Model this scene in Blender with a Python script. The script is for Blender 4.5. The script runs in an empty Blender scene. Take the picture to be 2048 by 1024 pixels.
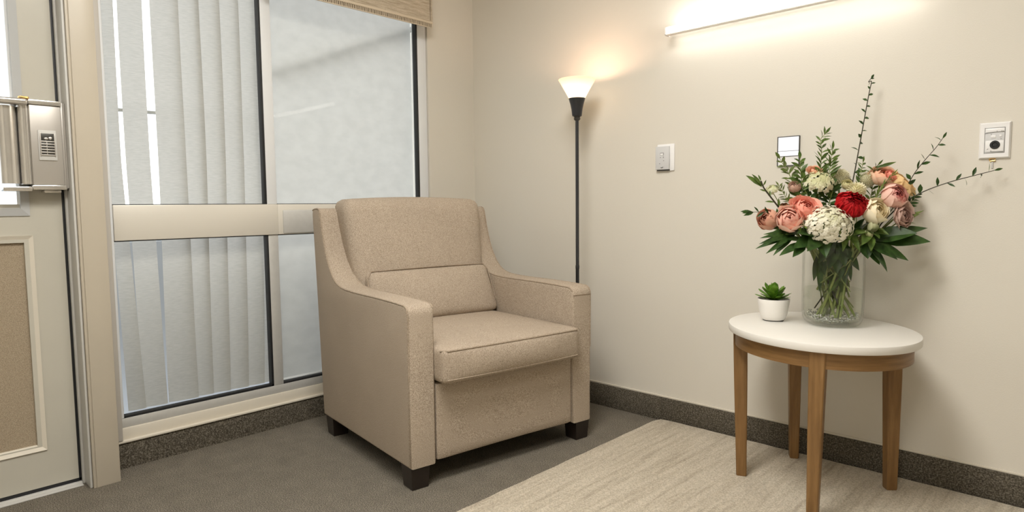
import bpy, bmesh, math, random
from mathutils import Vector, Matrix
from math import sin, cos, pi, sqrt, atan2
R0 = random.Random(7)
scn = bpy.context.scene
COL = scn.collection

# ------------------------------------------------------------------ materials
def new_mat(name):
    m = bpy.data.materials.new(name); m.use_nodes = True
    nt = m.node_tree
    for n in list(nt.nodes): nt.nodes.remove(n)
    out = nt.nodes.new('ShaderNodeOutputMaterial')
    return m, nt, out

def N(nt, t, **kw):
    n = nt.nodes.new(t)
    for k, v in kw.items():
        if k in n.inputs: n.inputs[k].default_value = v
        else: setattr(n, k, v)
    return n

def rgb(c): return (c[0], c[1], c[2], 1.0)

def ramp(nt, stops, interp='LINEAR'):
    r = nt.nodes.new('ShaderNodeValToRGB'); e = r.color_ramp.elements
    r.color_ramp.interpolation = interp
    while len(e) < len(stops): e.new(0.5)
    for el, (p, c) in zip(e, stops): el.position = p; el.color = rgb(c)
    return r

def obj_coord(nt, scale=(1, 1, 1)):
    tc = nt.nodes.new('ShaderNodeTexCoord'); mp = nt.nodes.new('ShaderNodeMapping')
    mp.inputs['Scale'].default_value = scale
    nt.links.new(tc.outputs['Object'], mp.inputs['Vector'])
    return mp.outputs['Vector']

def plain(name, col, rough=0.5, metal=0.0, bump=0.0, bscale=200, spec=0.5, var=0.0, vscale=8, coat=0.0, sss=0.0):
    m, nt, out = new_mat(name)
    p = N(nt, 'ShaderNodeBsdfPrincipled'); p.inputs['Base Color'].default_value = rgb(col)
    p.inputs['Roughness'].default_value = rough; p.inputs['Metallic'].default_value = metal
    p.inputs['Specular IOR Level'].default_value = spec
    p.inputs['Coat Weight'].default_value = coat
    v = obj_coord(nt)
    if var:
        n = N(nt, 'ShaderNodeTexNoise'); n.inputs['Scale'].default_value = vscale; n.inputs['Detail'].default_value = 4
        nt.links.new(v, n.inputs['Vector'])
        r = ramp(nt, [(0.3, [c * (1 - var) for c in col]), (0.7, [min(1, c * (1 + var)) for c in col])])
        nt.links.new(n.outputs['Fac'], r.inputs['Fac']); nt.links.new(r.outputs['Color'], p.inputs['Base Color'])
    if bump:
        n = N(nt, 'ShaderNodeTexNoise'); n.inputs['Scale'].default_value = bscale; n.inputs['Detail'].default_value = 3
        nt.links.new(v, n.inputs['Vector'])
        b = N(nt, 'ShaderNodeBump'); b.inputs['Strength'].default_value = bump; b.inputs['Distance'].default_value = 0.002
        nt.links.new(n.outputs['Fac'], b.inputs['Height']); nt.links.new(b.outputs['Normal'], p.inputs['Normal'])
    nt.links.new(p.outputs[0], out.inputs[0])
    return m

def speckle(name, stops, scale=400, detail=2, rough=0.95, bump=0.5, stretch=(1, 1, 1), big=None, bdist=0.002):
    m, nt, out = new_mat(name)
    p = N(nt, 'ShaderNodeBsdfPrincipled'); p.inputs['Roughness'].default_value = rough
    p.inputs['Specular IOR Level'].default_value = 0.15
    v = obj_coord(nt, stretch)
    n = N(nt, 'ShaderNodeTexNoise'); n.inputs['Scale'].default_value = scale; n.inputs['Detail'].default_value = detail
    nt.links.new(v, n.inputs['Vector'])
    r = ramp(nt, stops); nt.links.new(n.outputs['Fac'], r.inputs['Fac'])
    col = r.outputs['Color']
    if big:
        n2 = N(nt, 'ShaderNodeTexNoise'); n2.inputs['Scale'].default_value = big[0]; n2.inputs['Detail'].default_value = 3
        nt.links.new(v, n2.inputs['Vector'])
        r2 = ramp(nt, [(0.3, [1 - big[1]] * 3), (0.7, [1.0] * 3)]); nt.links.new(n2.outputs['Fac'], r2.inputs['Fac'])
        mx = N(nt, 'ShaderNodeMix', data_type='RGBA', blend_type='MULTIPLY'); mx.inputs[0].default_value = 1.0
        nt.links.new(col, mx.inputs[6]); nt.links.new(r2.outputs['Color'], mx.inputs[7]); col = mx.outputs[2]
    nt.links.new(col, p.inputs['Base Color'])
    b = N(nt, 'ShaderNodeBump'); b.inputs['Strength'].default_value = bump; b.inputs['Distance'].default_value = bdist
    nt.links.new(n.outputs['Fac'], b.inputs['Height']); nt.links.new(b.outputs['Normal'], p.inputs['Normal'])
    nt.links.new(p.outputs[0], out.inputs[0])
    return m

def streaks(name, stops, sx, sy, sz, rough=0.9, fine=None, bump=0.3, spec=0.2):
    m, nt, out = new_mat(name)
    p = N(nt, 'ShaderNodeBsdfPrincipled'); p.inputs['Roughness'].default_value = rough
    p.inputs['Specular IOR Level'].default_value = spec
    v = obj_coord(nt, (sx, sy, sz))
    n = N(nt, 'ShaderNodeTexNoise'); n.inputs['Scale'].default_value = 1.0; n.inputs['Detail'].default_value = 5; n.inputs['Roughness'].default_value = 0.6
    nt.links.new(v, n.inputs['Vector'])
    r = ramp(nt, stops); nt.links.new(n.outputs['Fac'], r.inputs['Fac'])
    col = r.outputs['Color']; h = n.outputs['Fac']
    if fine:
        v2 = obj_coord(nt)
        n2 = N(nt, 'ShaderNodeTexNoise'); n2.inputs['Scale'].default_value = fine[0]; n2.inputs['Detail'].default_value = 2
        nt.links.new(v2, n2.inputs['Vector'])
        r2 = ramp(nt, [(0.35, [1 - fine[1]] * 3), (0.65, [1.0] * 3)]); nt.links.new(n2.outputs['Fac'], r2.inputs['Fac'])
        mx = N(nt, 'ShaderNodeMix', data_type='RGBA', blend_type='MULTIPLY'); mx.inputs[0].default_value = 1.0
        nt.links.new(col, mx.inputs[6]); nt.links.new(r2.outputs['Color'], mx.inputs[7]); col = mx.outputs[2]; h = n2.outputs['Fac']
    nt.links.new(col, p.inputs['Base Color'])
    b = N(nt, 'ShaderNodeBump'); b.inputs['Strength'].default_value = bump; b.inputs['Distance'].default_value = 0.002
    nt.links.new(h, b.inputs['Height']); nt.links.new(b.outputs['Normal'], p.inputs['Normal'])
    nt.links.new(p.outputs[0], out.inputs[0])
    return m

def translucent(name, col, tcol, trans=0.5, sx=1, sy=1, sz=1, var=0.1, gloss=0.0, lo=0.35, hi=0.65, clear=0.0):
    m, nt, out = new_mat(name)
    v = obj_coord(nt, (sx, sy, sz))
    n = N(nt, 'ShaderNodeTexNoise'); n.inputs['Scale'].default_value = 1.0; n.inputs['Detail'].default_value = 4
    nt.links.new(v, n.inputs['Vector'])
    r1 = ramp(nt, [(lo, [c * (1 - var) for c in col]), (hi, col)]); r2 = ramp(nt, [(lo, [c * (1 - var) for c in tcol]), (hi, tcol)])
    nt.links.new(n.outputs['Fac'], r1.inputs['Fac']); nt.links.new(n.outputs['Fac'], r2.inputs['Fac'])
    d = N(nt, 'ShaderNodeBsdfDiffuse'); t = N(nt, 'ShaderNodeBsdfTranslucent')
    nt.links.new(r1.outputs['Color'], d.inputs['Color']); nt.links.new(r2.outputs['Color'], t.inputs['Color'])
    mx = N(nt, 'ShaderNodeMixShader'); mx.inputs[0].default_value = trans
    nt.links.new(d.outputs[0], mx.inputs[1]); nt.links.new(t.outputs[0], mx.inputs[2])
    last = mx
    if clear:
        tr = N(nt, 'ShaderNodeBsdfTransparent'); m2 = N(nt, 'ShaderNodeMixShader'); m2.inputs[0].default_value = clear
        nt.links.new(last.outputs[0], m2.inputs[1]); nt.links.new(tr.outputs[0], m2.inputs[2]); last = m2
    if gloss:
        g = N(nt, 'ShaderNodeBsdfGlossy'); g.inputs['Roughness'].default_value = 0.3
        m3 = N(nt, 'ShaderNodeMixShader'); m3.inputs[0].default_value = gloss
        nt.links.new(last.outputs[0], m3.inputs[1]); nt.links.new(g.outputs[0], m3.inputs[2]); last = m3
    nt.links.new(last.outputs[0], out.inputs[0])
    return m

def thin_glass(name, tint=(0.97, 0.985, 0.98), ior=1.45, edge=None, gl=1.0):
    m, nt, out = new_mat(name)
    t = N(nt, 'ShaderNodeBsdfTransparent'); t.inputs['Color'].default_value = rgb(tint)
    if edge:
        lw = N(nt, 'ShaderNodeLayerWeight'); lw.inputs['Blend'].default_value = edge[0]
        r = ramp(nt, [(0.0, tint), (0.62, tint), (0.86, [(a + b_) / 2 for a, b_ in zip(tint, edge[1])]), (1.0, edge[1])]); nt.links.new(lw.outputs['Facing'], r.inputs['Fac'])
        nt.links.new(r.outputs['Color'], t.inputs['Color'])
    g = N(nt, 'ShaderNodeBsdfGlossy'); g.inputs['Roughness'].default_value = 0.02
    g.inputs['Color'].default_value = (gl, gl, gl, 1)
    lf = N(nt, 'ShaderNodeLayerWeight'); lf.inputs['Blend'].default_value = 0.5       # Schlick: same on both sides of the sheet
    pw = N(nt, 'ShaderNodeMath', operation='POWER'); pw.inputs[1].default_value = 5.0; nt.links.new(lf.outputs['Facing'], pw.inputs[0])
    r0 = ((ior - 1) / (ior + 1)) ** 2
    ma = N(nt, 'ShaderNodeMath', operation='MULTIPLY_ADD'); ma.inputs[1].default_value = (1 - r0) * 0.8; ma.inputs[2].default_value = r0
    nt.links.new(pw.outputs[0], ma.inputs[0])
    mx = N(nt, 'ShaderNodeMixShader')
    nt.links.new(ma.outputs[0], mx.inputs[0]); nt.links.new(t.outputs[0], mx.inputs[1]); nt.links.new(g.outputs[0], mx.inputs[2])
    nt.links.new(mx.outputs[0], out.inputs[0])
    return m

def emit(name, col, strength):
    m, nt, out = new_mat(name)
    e = N(nt, 'ShaderNodeEmission'); e.inputs['Color'].default_value = rgb(col); e.inputs['Strength'].default_value = strength
    nt.links.new(e.outputs[0], out.inputs[0])
    return m

def petal_mat(name, outer, inner, radius, trans=0.2, grain=0.0, gcol=None, power=1.0):
    """colour of the flower itself: deeper towards its heart (object space)"""
    m, nt, out = new_mat(name)
    tc = nt.nodes.new('ShaderNodeTexCoord')
    ln = N(nt, 'ShaderNodeVectorMath', operation='LENGTH'); nt.links.new(tc.outputs['Object'], ln.inputs[0])
    dv = N(nt, 'ShaderNodeMath', operation='DIVIDE'); dv.inputs[1].default_value = radius
    nt.links.new(ln.outputs['Value'], dv.inputs[0])
    r = ramp(nt, [(0.45, inner), (1.0, outer)]); nt.links.new(dv.outputs[0], r.inputs['Fac'])
    col = r.outputs['Color']
    if grain:
        n = N(nt, 'ShaderNodeTexNoise'); n.inputs['Scale'].default_value = 900; nt.links.new(tc.outputs['Object'], n.inputs['Vector'])
        rr = ramp(nt, [(0.45, (0, 0, 0)), (0.6, (1, 1, 1))]); nt.links.new(n.outputs['Fac'], rr.inputs['Fac'])
        ml = N(nt, 'ShaderNodeMath', operation='MULTIPLY'); ml.inputs[1].default_value = grain; nt.links.new(rr.outputs['Color'], ml.inputs[0])
        mx = N(nt, 'ShaderNodeMix', data_type='RGBA'); nt.links.new(ml.outputs[0], mx.inputs[0])
        nt.links.new(col, mx.inputs[6]); mx.inputs[7].default_value = rgb(gcol); col = mx.outputs[2]
    d = N(nt, 'ShaderNodeBsdfPrincipled'); d.inputs['Roughness'].default_value = 0.6; d.inputs['Specular IOR Level'].default_value = 0.2
    t = N(nt, 'ShaderNodeBsdfTranslucent')
    nt.links.new(col, d.inputs['Base Color']); nt.links.new(col, t.inputs['Color'])
    ms = N(nt, 'ShaderNodeMixShader'); ms.inputs[0].default_value = trans
    nt.links.new(d.outputs[0], ms.inputs[1]); nt.links.new(t.outputs[0], ms.inputs[2]); nt.links.new(ms.outputs[0], out.inputs[0])
    return m

def leaf_mat(name, a, b, trans=0.2, rough=0.4, scale=45):
    m, nt, out = new_mat(name)
    v = obj_coord(nt)
    n = N(nt, 'ShaderNodeTexNoise'); n.inputs['Scale'].default_value = scale; n.inputs['Detail'].default_value = 2
    nt.links.new(v, n.inputs['Vector'])
    r = ramp(nt, [(0.35, a), (0.65, b)]); nt.links.new(n.outputs['Fac'], r.inputs['Fac'])
    d = N(nt, 'ShaderNodeBsdfPrincipled'); d.inputs['Roughness'].default_value = rough; d.inputs['Specular IOR Level'].default_value = 0.35
    t = N(nt, 'ShaderNodeBsdfTranslucent')
    nt.links.new(r.outputs['Color'], d.inputs['Base Color']); nt.links.new(r.outputs['Color'], t.inputs['Color'])
    ms = N(nt, 'ShaderNodeMixShader'); ms.inputs[0].default_value = trans
    nt.links.new(d.outputs[0], ms.inputs[1]); nt.links.new(t.outputs[0], ms.inputs[2]); nt.links.new(ms.outputs[0], out.inputs[0])
    return m

M = {}
M['wall'] = plain('wall_vinyl', (0.675, 0.643, 0.572), 0.6, bump=0.18, bscale=260, spec=0.3)
M['ceiling'] = plain('ceiling_paint', (0.78, 0.75, 0.68), 0.9)
M['carpet'] = speckle('grey_carpet', [(0.30, (0.062, 0.054, 0.042)), (0.50, (0.172, 0.153, 0.122)), (0.70, (0.345, 0.312, 0.258))], 290, 2, bump=0.9, big=(14, 0.16), bdist=0.004)
M['base'] = speckle('speckled_skirting', [(0.32, (0.040, 0.034, 0.026)), (0.52, (0.098, 0.086, 0.066)), (0.70, (0.205, 0.183, 0.145))], 210, 2, bump=0.5)
M['rug'] = streaks('rug_pile', [(0.25, (0.39, 0.335, 0.258)), (0.45, (0.53, 0.47, 0.375)), (0.62, (0.60, 0.54, 0.44)), (0.80, (0.48, 0.42, 0.33))], 46, 3.0, 1, 0.95, fine=(230, 0.34), bump=0.8)
M['cream'] = plain('cream_paint', (0.50, 0.45, 0.365), 0.35, var=0.02)
M['cream2'] = plain('cream_trim_paint', (0.66, 0.615, 0.525), 0.4)
M['doorpaint'] = plain('door_paint', (0.49, 0.47, 0.405), 0.35, var=0.02)
M['alu'] = plain('brushed_aluminium', (0.58, 0.58, 0.56), 0.42, 0.3, var=0.03, vscale=40)
M['aluwarm'] = plain('painted_aluminium', (0.70, 0.67, 0.60), 0.4, 0.15)
M['alublue'] = plain('anodised_aluminium', (0.74, 0.76, 0.78), 0.45, 0.0)
M['rubber'] = plain('black_gasket', (0.012, 0.013, 0.015), 0.5)
M['jamb'] = plain('grey_steel_jamb', (0.56, 0.555, 0.53), 0.5, 0.0)
M['steel'] = plain('polished_steel', (0.66, 0.64, 0.605), 0.2, 0.8, var=0.04, vscale=20)
M['steel2'] = plain('satin_steel', (0.50, 0.475, 0.44), 0.36, 0.5)
M['darkmetal'] = plain('dark_metal', (0.07, 0.068, 0.062), 0.4, 0.6)
M['brass'] = plain('brass', (0.62, 0.40, 0.14), 0.3, 0.9)
M['glass'] = thin_glass('window_glass', (0.965, 0.97, 0.965), 1.10)
M['doorfabric'] = speckle('taupe_panel_fabric', [(0.35, (0.27, 0.215, 0.15)), (0.65, (0.42, 0.35, 0.255))], 420, 2, bump=0.6)
M['slat'] = translucent('blind_fabric', (0.70, 0.675, 0.61), (0.45, 0.44, 0.418), 0.60, 40, 40, 300, 0.11)
M['roller'] = translucent('roller_shade_fabric', (0.76, 0.745, 0.69), (0.45, 0.44, 0.412), 0.66, 14, 14, 22, 0.075)
M['valance'] = streaks('woven_valance', [(0.30, (0.36, 0.30, 0.215)), (0.5, (0.50, 0.43, 0.33)), (0.7, (0.62, 0.55, 0.44))], 14, 14, 240, 0.95, fine=(300, 0.15), bump=0.5)
M['fringe'] = plain('fringe_thread', (0.60, 0.52, 0.40), 0.9)
M['fringe_dark'] = plain('fringe_dark', (0.20, 0.16, 0.115), 0.9)
M['tweed'] = speckle('beige_tweed', [(0.30, (0.185, 0.145, 0.107)), (0.50, (0.425, 0.350, 0.272)), (0.70, (0.60, 0.515, 0.42))], 540, 2, bump=0.55, big=(6, 0.06))
M['piping'] = speckle('beige_piping', [(0.30, (0.19, 0.148, 0.108)), (0.6, (0.42, 0.345, 0.265))], 400, 2, bump=0.2)
M['darkwood'] = plain('espresso_wood', (0.018, 0.012, 0.009), 0.35, var=0.2, vscale=30)
M['wood'] = streaks('walnut_stained_wood', [(0.25, (0.145, 0.074, 0.024)), (0.55, (0.225, 0.122, 0.043)), (0.8, (0.295, 0.17, 0.068))], 55, 55, 5, 0.42, bump=0.05, spec=0.4)
M['woodring'] = streaks('walnut_apron_wood', [(0.25, (0.145, 0.074, 0.024)), (0.55, (0.225, 0.122, 0.043)), (0.8, (0.295, 0.17, 0.068))], 7, 7, 90, 0.42, bump=0.05, spec=0.4)
M['white'] = plain('white_laminate', (0.74, 0.722, 0.68), 0.35)
M['ceramic'] = plain('white_ceramic', (0.82, 0.80, 0.76), 0.35)
M['plastic'] = plain('white_plastic', (0.82, 0.82, 0.82), 0.3)
M['plasticgrey'] = plain('pale_grey_plastic', (0.60, 0.605, 0.61), 0.35)
M['black'] = plain('black_plastic', (0.01, 0.01, 0.011), 0.35)
M['lampmetal'] = plain('black_lamp_metal', (0.040, 0.041, 0.044), 0.30, 0.5)
M['shade'] = translucent('frosted_glass_shade', (0.88, 0.86, 0.76), (0.97, 0.93, 0.80), 0.8, 5, 5, 5, 0.02, clear=0.06)
M['bulb'] = emit('lamp_bulb_glow', (1.0, 0.80, 0.58), 36)
M['tube'] = emit('wall_light_diffuser', (1.0, 0.945, 0.86), 19)
M['tubeback'] = emit('wall_light_rear_diffuser', (1.0, 0.945, 0.86), 2.8)
M['panelglare'] = emit('panel_glare', (1.0, 0.985, 0.97), 1.15)  # glare of the wall light, put into a plain plate as glow
M['ceilglow'] = emit('ceiling_panel_glow', (1.0, 0.93, 0.82), 4.0)
M['vase'] = thin_glass('vase_glass', (0.985, 0.99, 0.985), 1.34, (0.5, (0.50, 0.53, 0.49)))
M['water'] = thin_glass('vase_water', (0.965, 0.975, 0.95), 1.25, (0.5, (0.80, 0.83, 0.76)))
M['bead'] = plain('glass_gravel', (0.55, 0.55, 0.52), 0.08, 0.75)
M['soil'] = speckle('potting_soil', [(0.3, (0.02, 0.014, 0.01)), (0.7, (0.07, 0.05, 0.035))], 300)
M['beadgrey'] = plain('grey_bead_paint', (0.44, 0.45, 0.45), 0.4)
M['striptrim'] = plain('pale_strip_paint', (0.52, 0.495, 0.455), 0.4)
M['skyblock'] = plain('sky_block_render', (0.50, 0.53, 0.58), 0.9)
M['ground'] = plain('pale_paving_outside', (0.20, 0.215, 0.235), 0.9)
M['g_dark'] = leaf_mat('dark_leaf', (0.020, 0.048, 0.010), (0.045, 0.098, 0.020), 0.15)
M['g_mid'] = leaf_mat('mid_leaf', (0.050, 0.092, 0.016), (0.115, 0.180, 0.036), 0.2)
M['g_olive'] = leaf_mat('olive_leaf', (0.075, 0.110, 0.022), (0.155, 0.200, 0.052), 0.2)
M['g_light'] = leaf_mat('light_leaf', (0.12, 0.19, 0.035), (0.22, 0.30, 0.07), 0.3)
M['g_succ'] = leaf_mat('succulent_leaf', (0.065, 0.17, 0.012), (0.17, 0.34, 0.032), 0.15, 0.35, 60)
M['stem'] = leaf_mat('green_stem', (0.13, 0.17, 0.04), (0.23, 0.27, 0.075), 0.1, 0.5)
M['stemdark'] = plain('woody_stem', (0.035, 0.032, 0.014), 0.6)
M['coral'] = petal_mat('coral_petal', (0.94, 0.48, 0.38), (0.90, 0.36, 0.27), 0.042)
M['palecoral'] = petal_mat('pale_coral_petal', (0.95, 0.69, 0.58), (0.90, 0.50, 0.40), 0.045)
M['dustycoral'] = petal_mat('dusty_coral_petal', (0.82, 0.50, 0.37), (0.72, 0.36, 0.25), 0.04, grain=0.25, gcol=(0.55, 0.30, 0.20))
M['red'] = petal_mat('red_petal', (0.48, 0.010, 0.014), (0.34, 0.005, 0.008), 0.05, 0.15)
M['cream_p'] = petal_mat('cream_petal', (0.95, 0.88, 0.68), (0.93, 0.82, 0.56), 0.042)
M['white_p'] = petal_mat('white_petal', (0.90, 0.87, 0.74), (0.62, 0.62, 0.34), 0.072)
M['mum'] = petal_mat('ivory_petal', (0.82, 0.77, 0.58), (0.70, 0.66, 0.36), 0.03)
M['mumgrey'] = petal_mat('pale_fuzzy_petal', (0.70, 0.66, 0.50), (0.58, 0.56, 0.33), 0.03, grain=0.4, gcol=(0.45, 0.44, 0.26))
M['pink'] = petal_mat('pink_petal', (0.88, 0.60, 0.51), (0.80, 0.26, 0.25), 0.042, grain=0.35, gcol=(0.84, 0.62, 0.50))
M['peach'] = petal_mat('peach_petal', (0.92, 0.66, 0.49), (0.88, 0.48, 0.31), 0.042, grain=0.15, gcol=(0.84, 0.66, 0.48))
M['apricot'] = petal_mat('apricot_petal', (0.84, 0.60, 0.30), (0.80, 0.48, 0.20), 0.04, grain=0.3, gcol=(0.85, 0.68, 0.42))
M['mauve'] = petal_mat('dusty_mauve_petal', (0.72, 0.54, 0.47), (0.56, 0.36, 0.31), 0.045, grain=0.3, gcol=(0.66, 0.50, 0.40))
M['blush'] = petal_mat('blush_petal', (0.78, 0.60, 0.49), (0.68, 0.45, 0.35), 0.03, grain=0.3, gcol=(0.68, 0.52, 0.40))
M['bud'] = petal_mat('brown_bud', (0.30, 0.16, 0.075), (0.22, 0.10, 0.05), 0.02)
M['greenbud'] = petal_mat('greenish_bud', (0.62, 0.62, 0.40), (0.40, 0.45, 0.18), 0.02)

# ------------------------------------------------------------------ mesh helpers
class MB:
    def __init__(s): s.v = []; s.f = []
    def add(s, vs, fs):
        o = len(s.v); s.v += [tuple(v) for v in vs]; s.f += [tuple(i + o for i in f) for f in fs]
    def box(s, a, b):
        x0, y0, z0 = a; x1, y1, z1 = b
        s.add([(x0, y0, z0), (x1, y0, z0), (x1, y1, z0), (x0, y1, z0), (x0, y0, z1), (x1, y0, z1), (x1, y1, z1), (x0, y1, z1)],
              [(0, 3, 2, 1), (4, 5, 6, 7), (0, 1, 5, 4), (1, 2, 6, 5), (2, 3, 7, 6), (3, 0, 4, 7)])
    def bbox(s, a, b, bev=0.003, seg=2):
        bm = bmesh.new(); bmesh.ops.create_cube(bm, size=1)
        for v in bm.verts:
            v.co = Vector([(a[i] + b[i]) / 2 + v.co[i] * (b[i] - a[i]) for i in range(3)])
        bmesh.ops.bevel(bm, geom=bm.edges[:], offset=bev, segments=seg, profile=0.5, affect='EDGES')
        s.bm(bm)
    def bm(s, bm):
        bm.verts.index_update()
        s.add([v.co[:] for v in bm.verts], [[v.index for v in f.verts] for f in bm.faces]); bm.free()
    def tube(s, path, r, n=8, cap=True):
        P = [Vector(p) for p in path]; k = len(P)
        if not hasattr(r, '__len__'): r = [r] * k
        rings = []; t0 = (P[1] - P[0]).normalized()
        up = Vector((0, 0, 1)) if abs(t0.z) < 0.9 else Vector((1, 0, 0))
        nrm = (up - t0 * up.dot(t0)).normalized()
        for i in range(k):
            t = (P[min(i + 1, k - 1)] - P[max(i - 1, 0)]).normalized()
            nrm = (nrm - t * nrm.dot(t)).normalized(); bn = t.cross(nrm)
            rings.append([P[i] + (nrm * cos(2 * pi * j / n) + bn * sin(2 * pi * j / n)) * r[i] for j in range(n)])
        fs = [(i * n + j, i * n + (j + 1) % n, (i + 1) * n + (j + 1) % n, (i + 1) * n + j) for i in range(k - 1) for j in range(n)]
        if cap: fs += [tuple(range(n - 1, -1, -1)), tuple((k - 1) * n + j for j in range(n))]
        s.add([v for g in rings for v in g], fs)
    def lathe(s, prof, n=32, c=(0, 0, 0), sq=2.0):
        """profile (r,z) turned about z; sq > 2 squares the plan (superellipse)"""
        vs = []
        for r, z in prof:
            for j in range(n):
                a = 2 * pi * j / n; ca, sa = cos(a), sin(a)
                k = (abs(ca) ** sq + abs(sa) ** sq) ** (-1 / sq)
                vs.append((c[0] + r * k * ca, c[1] + r * k * sa, c[2] + z))
        fs = [(i * n + j, i * n + (j + 1) % n, (i + 1) * n + (j + 1) % n, (i + 1) * n + j) for i in range(len(prof) - 1) for j in range(n)]
        s.add(vs, fs)
    def ico(s, c, r, sub=1):
        bm = bmesh.new(); bmesh.ops.create_icosphere(bm, subdivisions=sub, radius=1)
        for v in bm.verts: v.co = Vector((c[0] + v.co.x * r[0], c[1] + v.co.y * r[1], c[2] + v.co.z * r[2]))
        s.bm(bm)
    def soft(s, d, r, n=10, crown=(0, 0, 0), warp=None, c=(0, 0, 0)):
        """cushion: box of size d with edge radius r, each face puffed out by crown"""
        bm = bmesh.new(); bmesh.ops.create_cube(bm, size=2)
        bmesh.ops.subdivide_edges(bm, edges=bm.edges[:], cuts=n, use_grid_fill=True)
        h = Vector(d) / 2
        for v in bm.verts:
            p = v.co.copy(); q = []
            for i in range(3):        # denser rows near the edges
                q.append(math.copysign(1 - (1 - abs(p[i])) ** 1.7, p[i]) * h[i] if abs(p[i]) < 1 else p[i] * h[i])
            q = Vector(q)
            core = Vector([max(-h[i] + r, min(h[i] - r, q[i])) for i in range(3)])
            o = q - core
            if o.length > 1e-9: q = core + o.normalized() * min(r, max(abs(o[0]), abs(o[1]), abs(o[2])))
            u = [q[i] / h[i] for i in range(3)]
            for i in range(3):
                j, k = (i + 1) % 3, (i + 2) % 3
                q[i] += crown[i] * u[i] * max(0, 1 - u[j] ** 2) * max(0, 1 - u[k] ** 2)
            q += Vector(c)
            v.co = Vector(warp(q)) if warp else q
        s.bm(bm)
    def build(s, name, mat, parent=None, smooth=True, ang=40, loc=None):
        me = bpy.data.meshes.new(name); me.from_pydata(s.v, [], s.f); me.materials.append(mat)
        bm = bmesh.new(); bm.from_mesh(me); bmesh.ops.recalc_face_normals(bm, faces=bm.faces[:]); bm.to_mesh(me); bm.free()
        if smooth:
            for p in me.polygons: p.use_smooth = True
            me.set_sharp_from_angle(angle=math.radians(ang))
        o = bpy.data.objects.new(name, me); COL.objects.link(o)
        if parent: o.parent = parent
        if loc: o.location = loc
        return o
    def shift(s, c):
        s.v = [(v[0] - c[0], v[1] - c[1], v[2] - c[2]) for v in s.v]; return s

def empty(name, loc=(0, 0, 0), rz=0.0):
    o = bpy.data.objects.new(name, None); o.empty_display_size = 0.05
    o.location = loc; o.rotation_euler = (0, 0, rz); COL.objects.link(o); return o

def tag(o, label, cat, group=None, kind=None):
    if label: o['label'] = label
    if cat: o['category'] = cat
    if group: o['group'] = group
    if kind: o['kind'] = kind
    return o

def structure(o): o['kind'] = 'structure'; return o

def spline(pts, n=8):
    P = [Vector(p) for p in pts]
    if len(P) == 2: return [P[0].lerp(P[1], i / n) for i in range(n + 1)]
    Q = [P[0] * 2 - P[1]] + P + [P[-1] * 2 - P[-2]]; out = []
    for i in range(1, len(Q) - 2):
        a, b, c, d = Q[i - 1:i + 3]
        for k in range(n):
            t = k / n
            out.append(0.5 * (2 * b + (c - a) * t + (2 * a - 5 * b + 4 * c - d) * t * t + (3 * b - a - 3 * c + d) * t ** 3))
    out.append(P[-1]); return out

# ------------------------------------------------------------------ room shell
XL, YR, ZC, XR, YB = -2.79, 2.615, 2.62, 2.3, -1.9
b = MB(); b.box((XL - 0.15, YB - 0.15, -0.1), (XR + 0.15, YR + 0.15, 0.0)); structure(b.build('floor', M['carpet'], smooth=False))
b = MB(); b.box((XL - 0.15, YB - 0.15, ZC), (XR + 0.15, YR + 0.15, ZC + 0.1)); structure(b.build('ceiling', M['ceiling'], smooth=False))
b = MB(); b.box((XL - 0.15, YR, 0), (XR + 0.15, YR + 0.15, ZC)); structure(b.build('wall_right', M['wall'], smooth=False))
b = MB(); b.box((XR, YB, 0), (XR + 0.15, YR, ZC)); structure(b.build('wall_front', M['wall'], smooth=False))
b = MB(); b.box((XL - 0.15, YB - 0.15, 0), (XR + 0.15, YB, ZC)); structure(b.build('wall_back', M['wall'], smooth=False))
b = MB(); xo = XL - 0.15
b.box((xo, YB, 0), (XL, -0.36, ZC)); b.box((xo, -0.36, 2.12), (XL, 0.60, ZC)); b.box((xo, 0.60, 0), (XL, 0.71, ZC))
b.box((xo, 0.71, 2.26), (XL, 2.278, ZC)); b.box((xo, 0.71, 0), (XL - 0.01, 2.278, 0.10)); b.box((xo, 2.278, 0), (XL, YR, ZC))
structure(b.build('wall_left', M['wall'], smooth=False))

# baseboards
b = MB(); b.bbox((XL + 0.004, YR - 0.011, 0), (-1.538, YR, 0.109), 0.002); b.bbox((-1.537, YR - 0.011, 0), (XR, YR, 0.109), 0.002)
structure(b.build('baseboard_right', M['base']))
b = MB(); b.bbox((XL, YR - 0.006, 0.109), (XR, YR, 0.117), 0.0015); structure(b.build('trim_1', M['cream2']))
b = MB()
prof = [(0, 0), (0.007, 0), (0.0075, 0.07), (0.006, 0.09), (0.002, 0.099), (-0.004, 0.101), (-0.004, 0)]
vs = [(XL + x, y, z) for y in (0.675, YR - 0.011) for x, z in prof]; k = len(prof)
b.add(vs, [(i, (i + 1) % k, k + (i + 1) % k, k + i) for i in range(k)] + [tuple(range(k)), tuple(range(2 * k - 1, k - 1, -1))])
structure(b.build('baseboard_left', M['base']))

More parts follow.
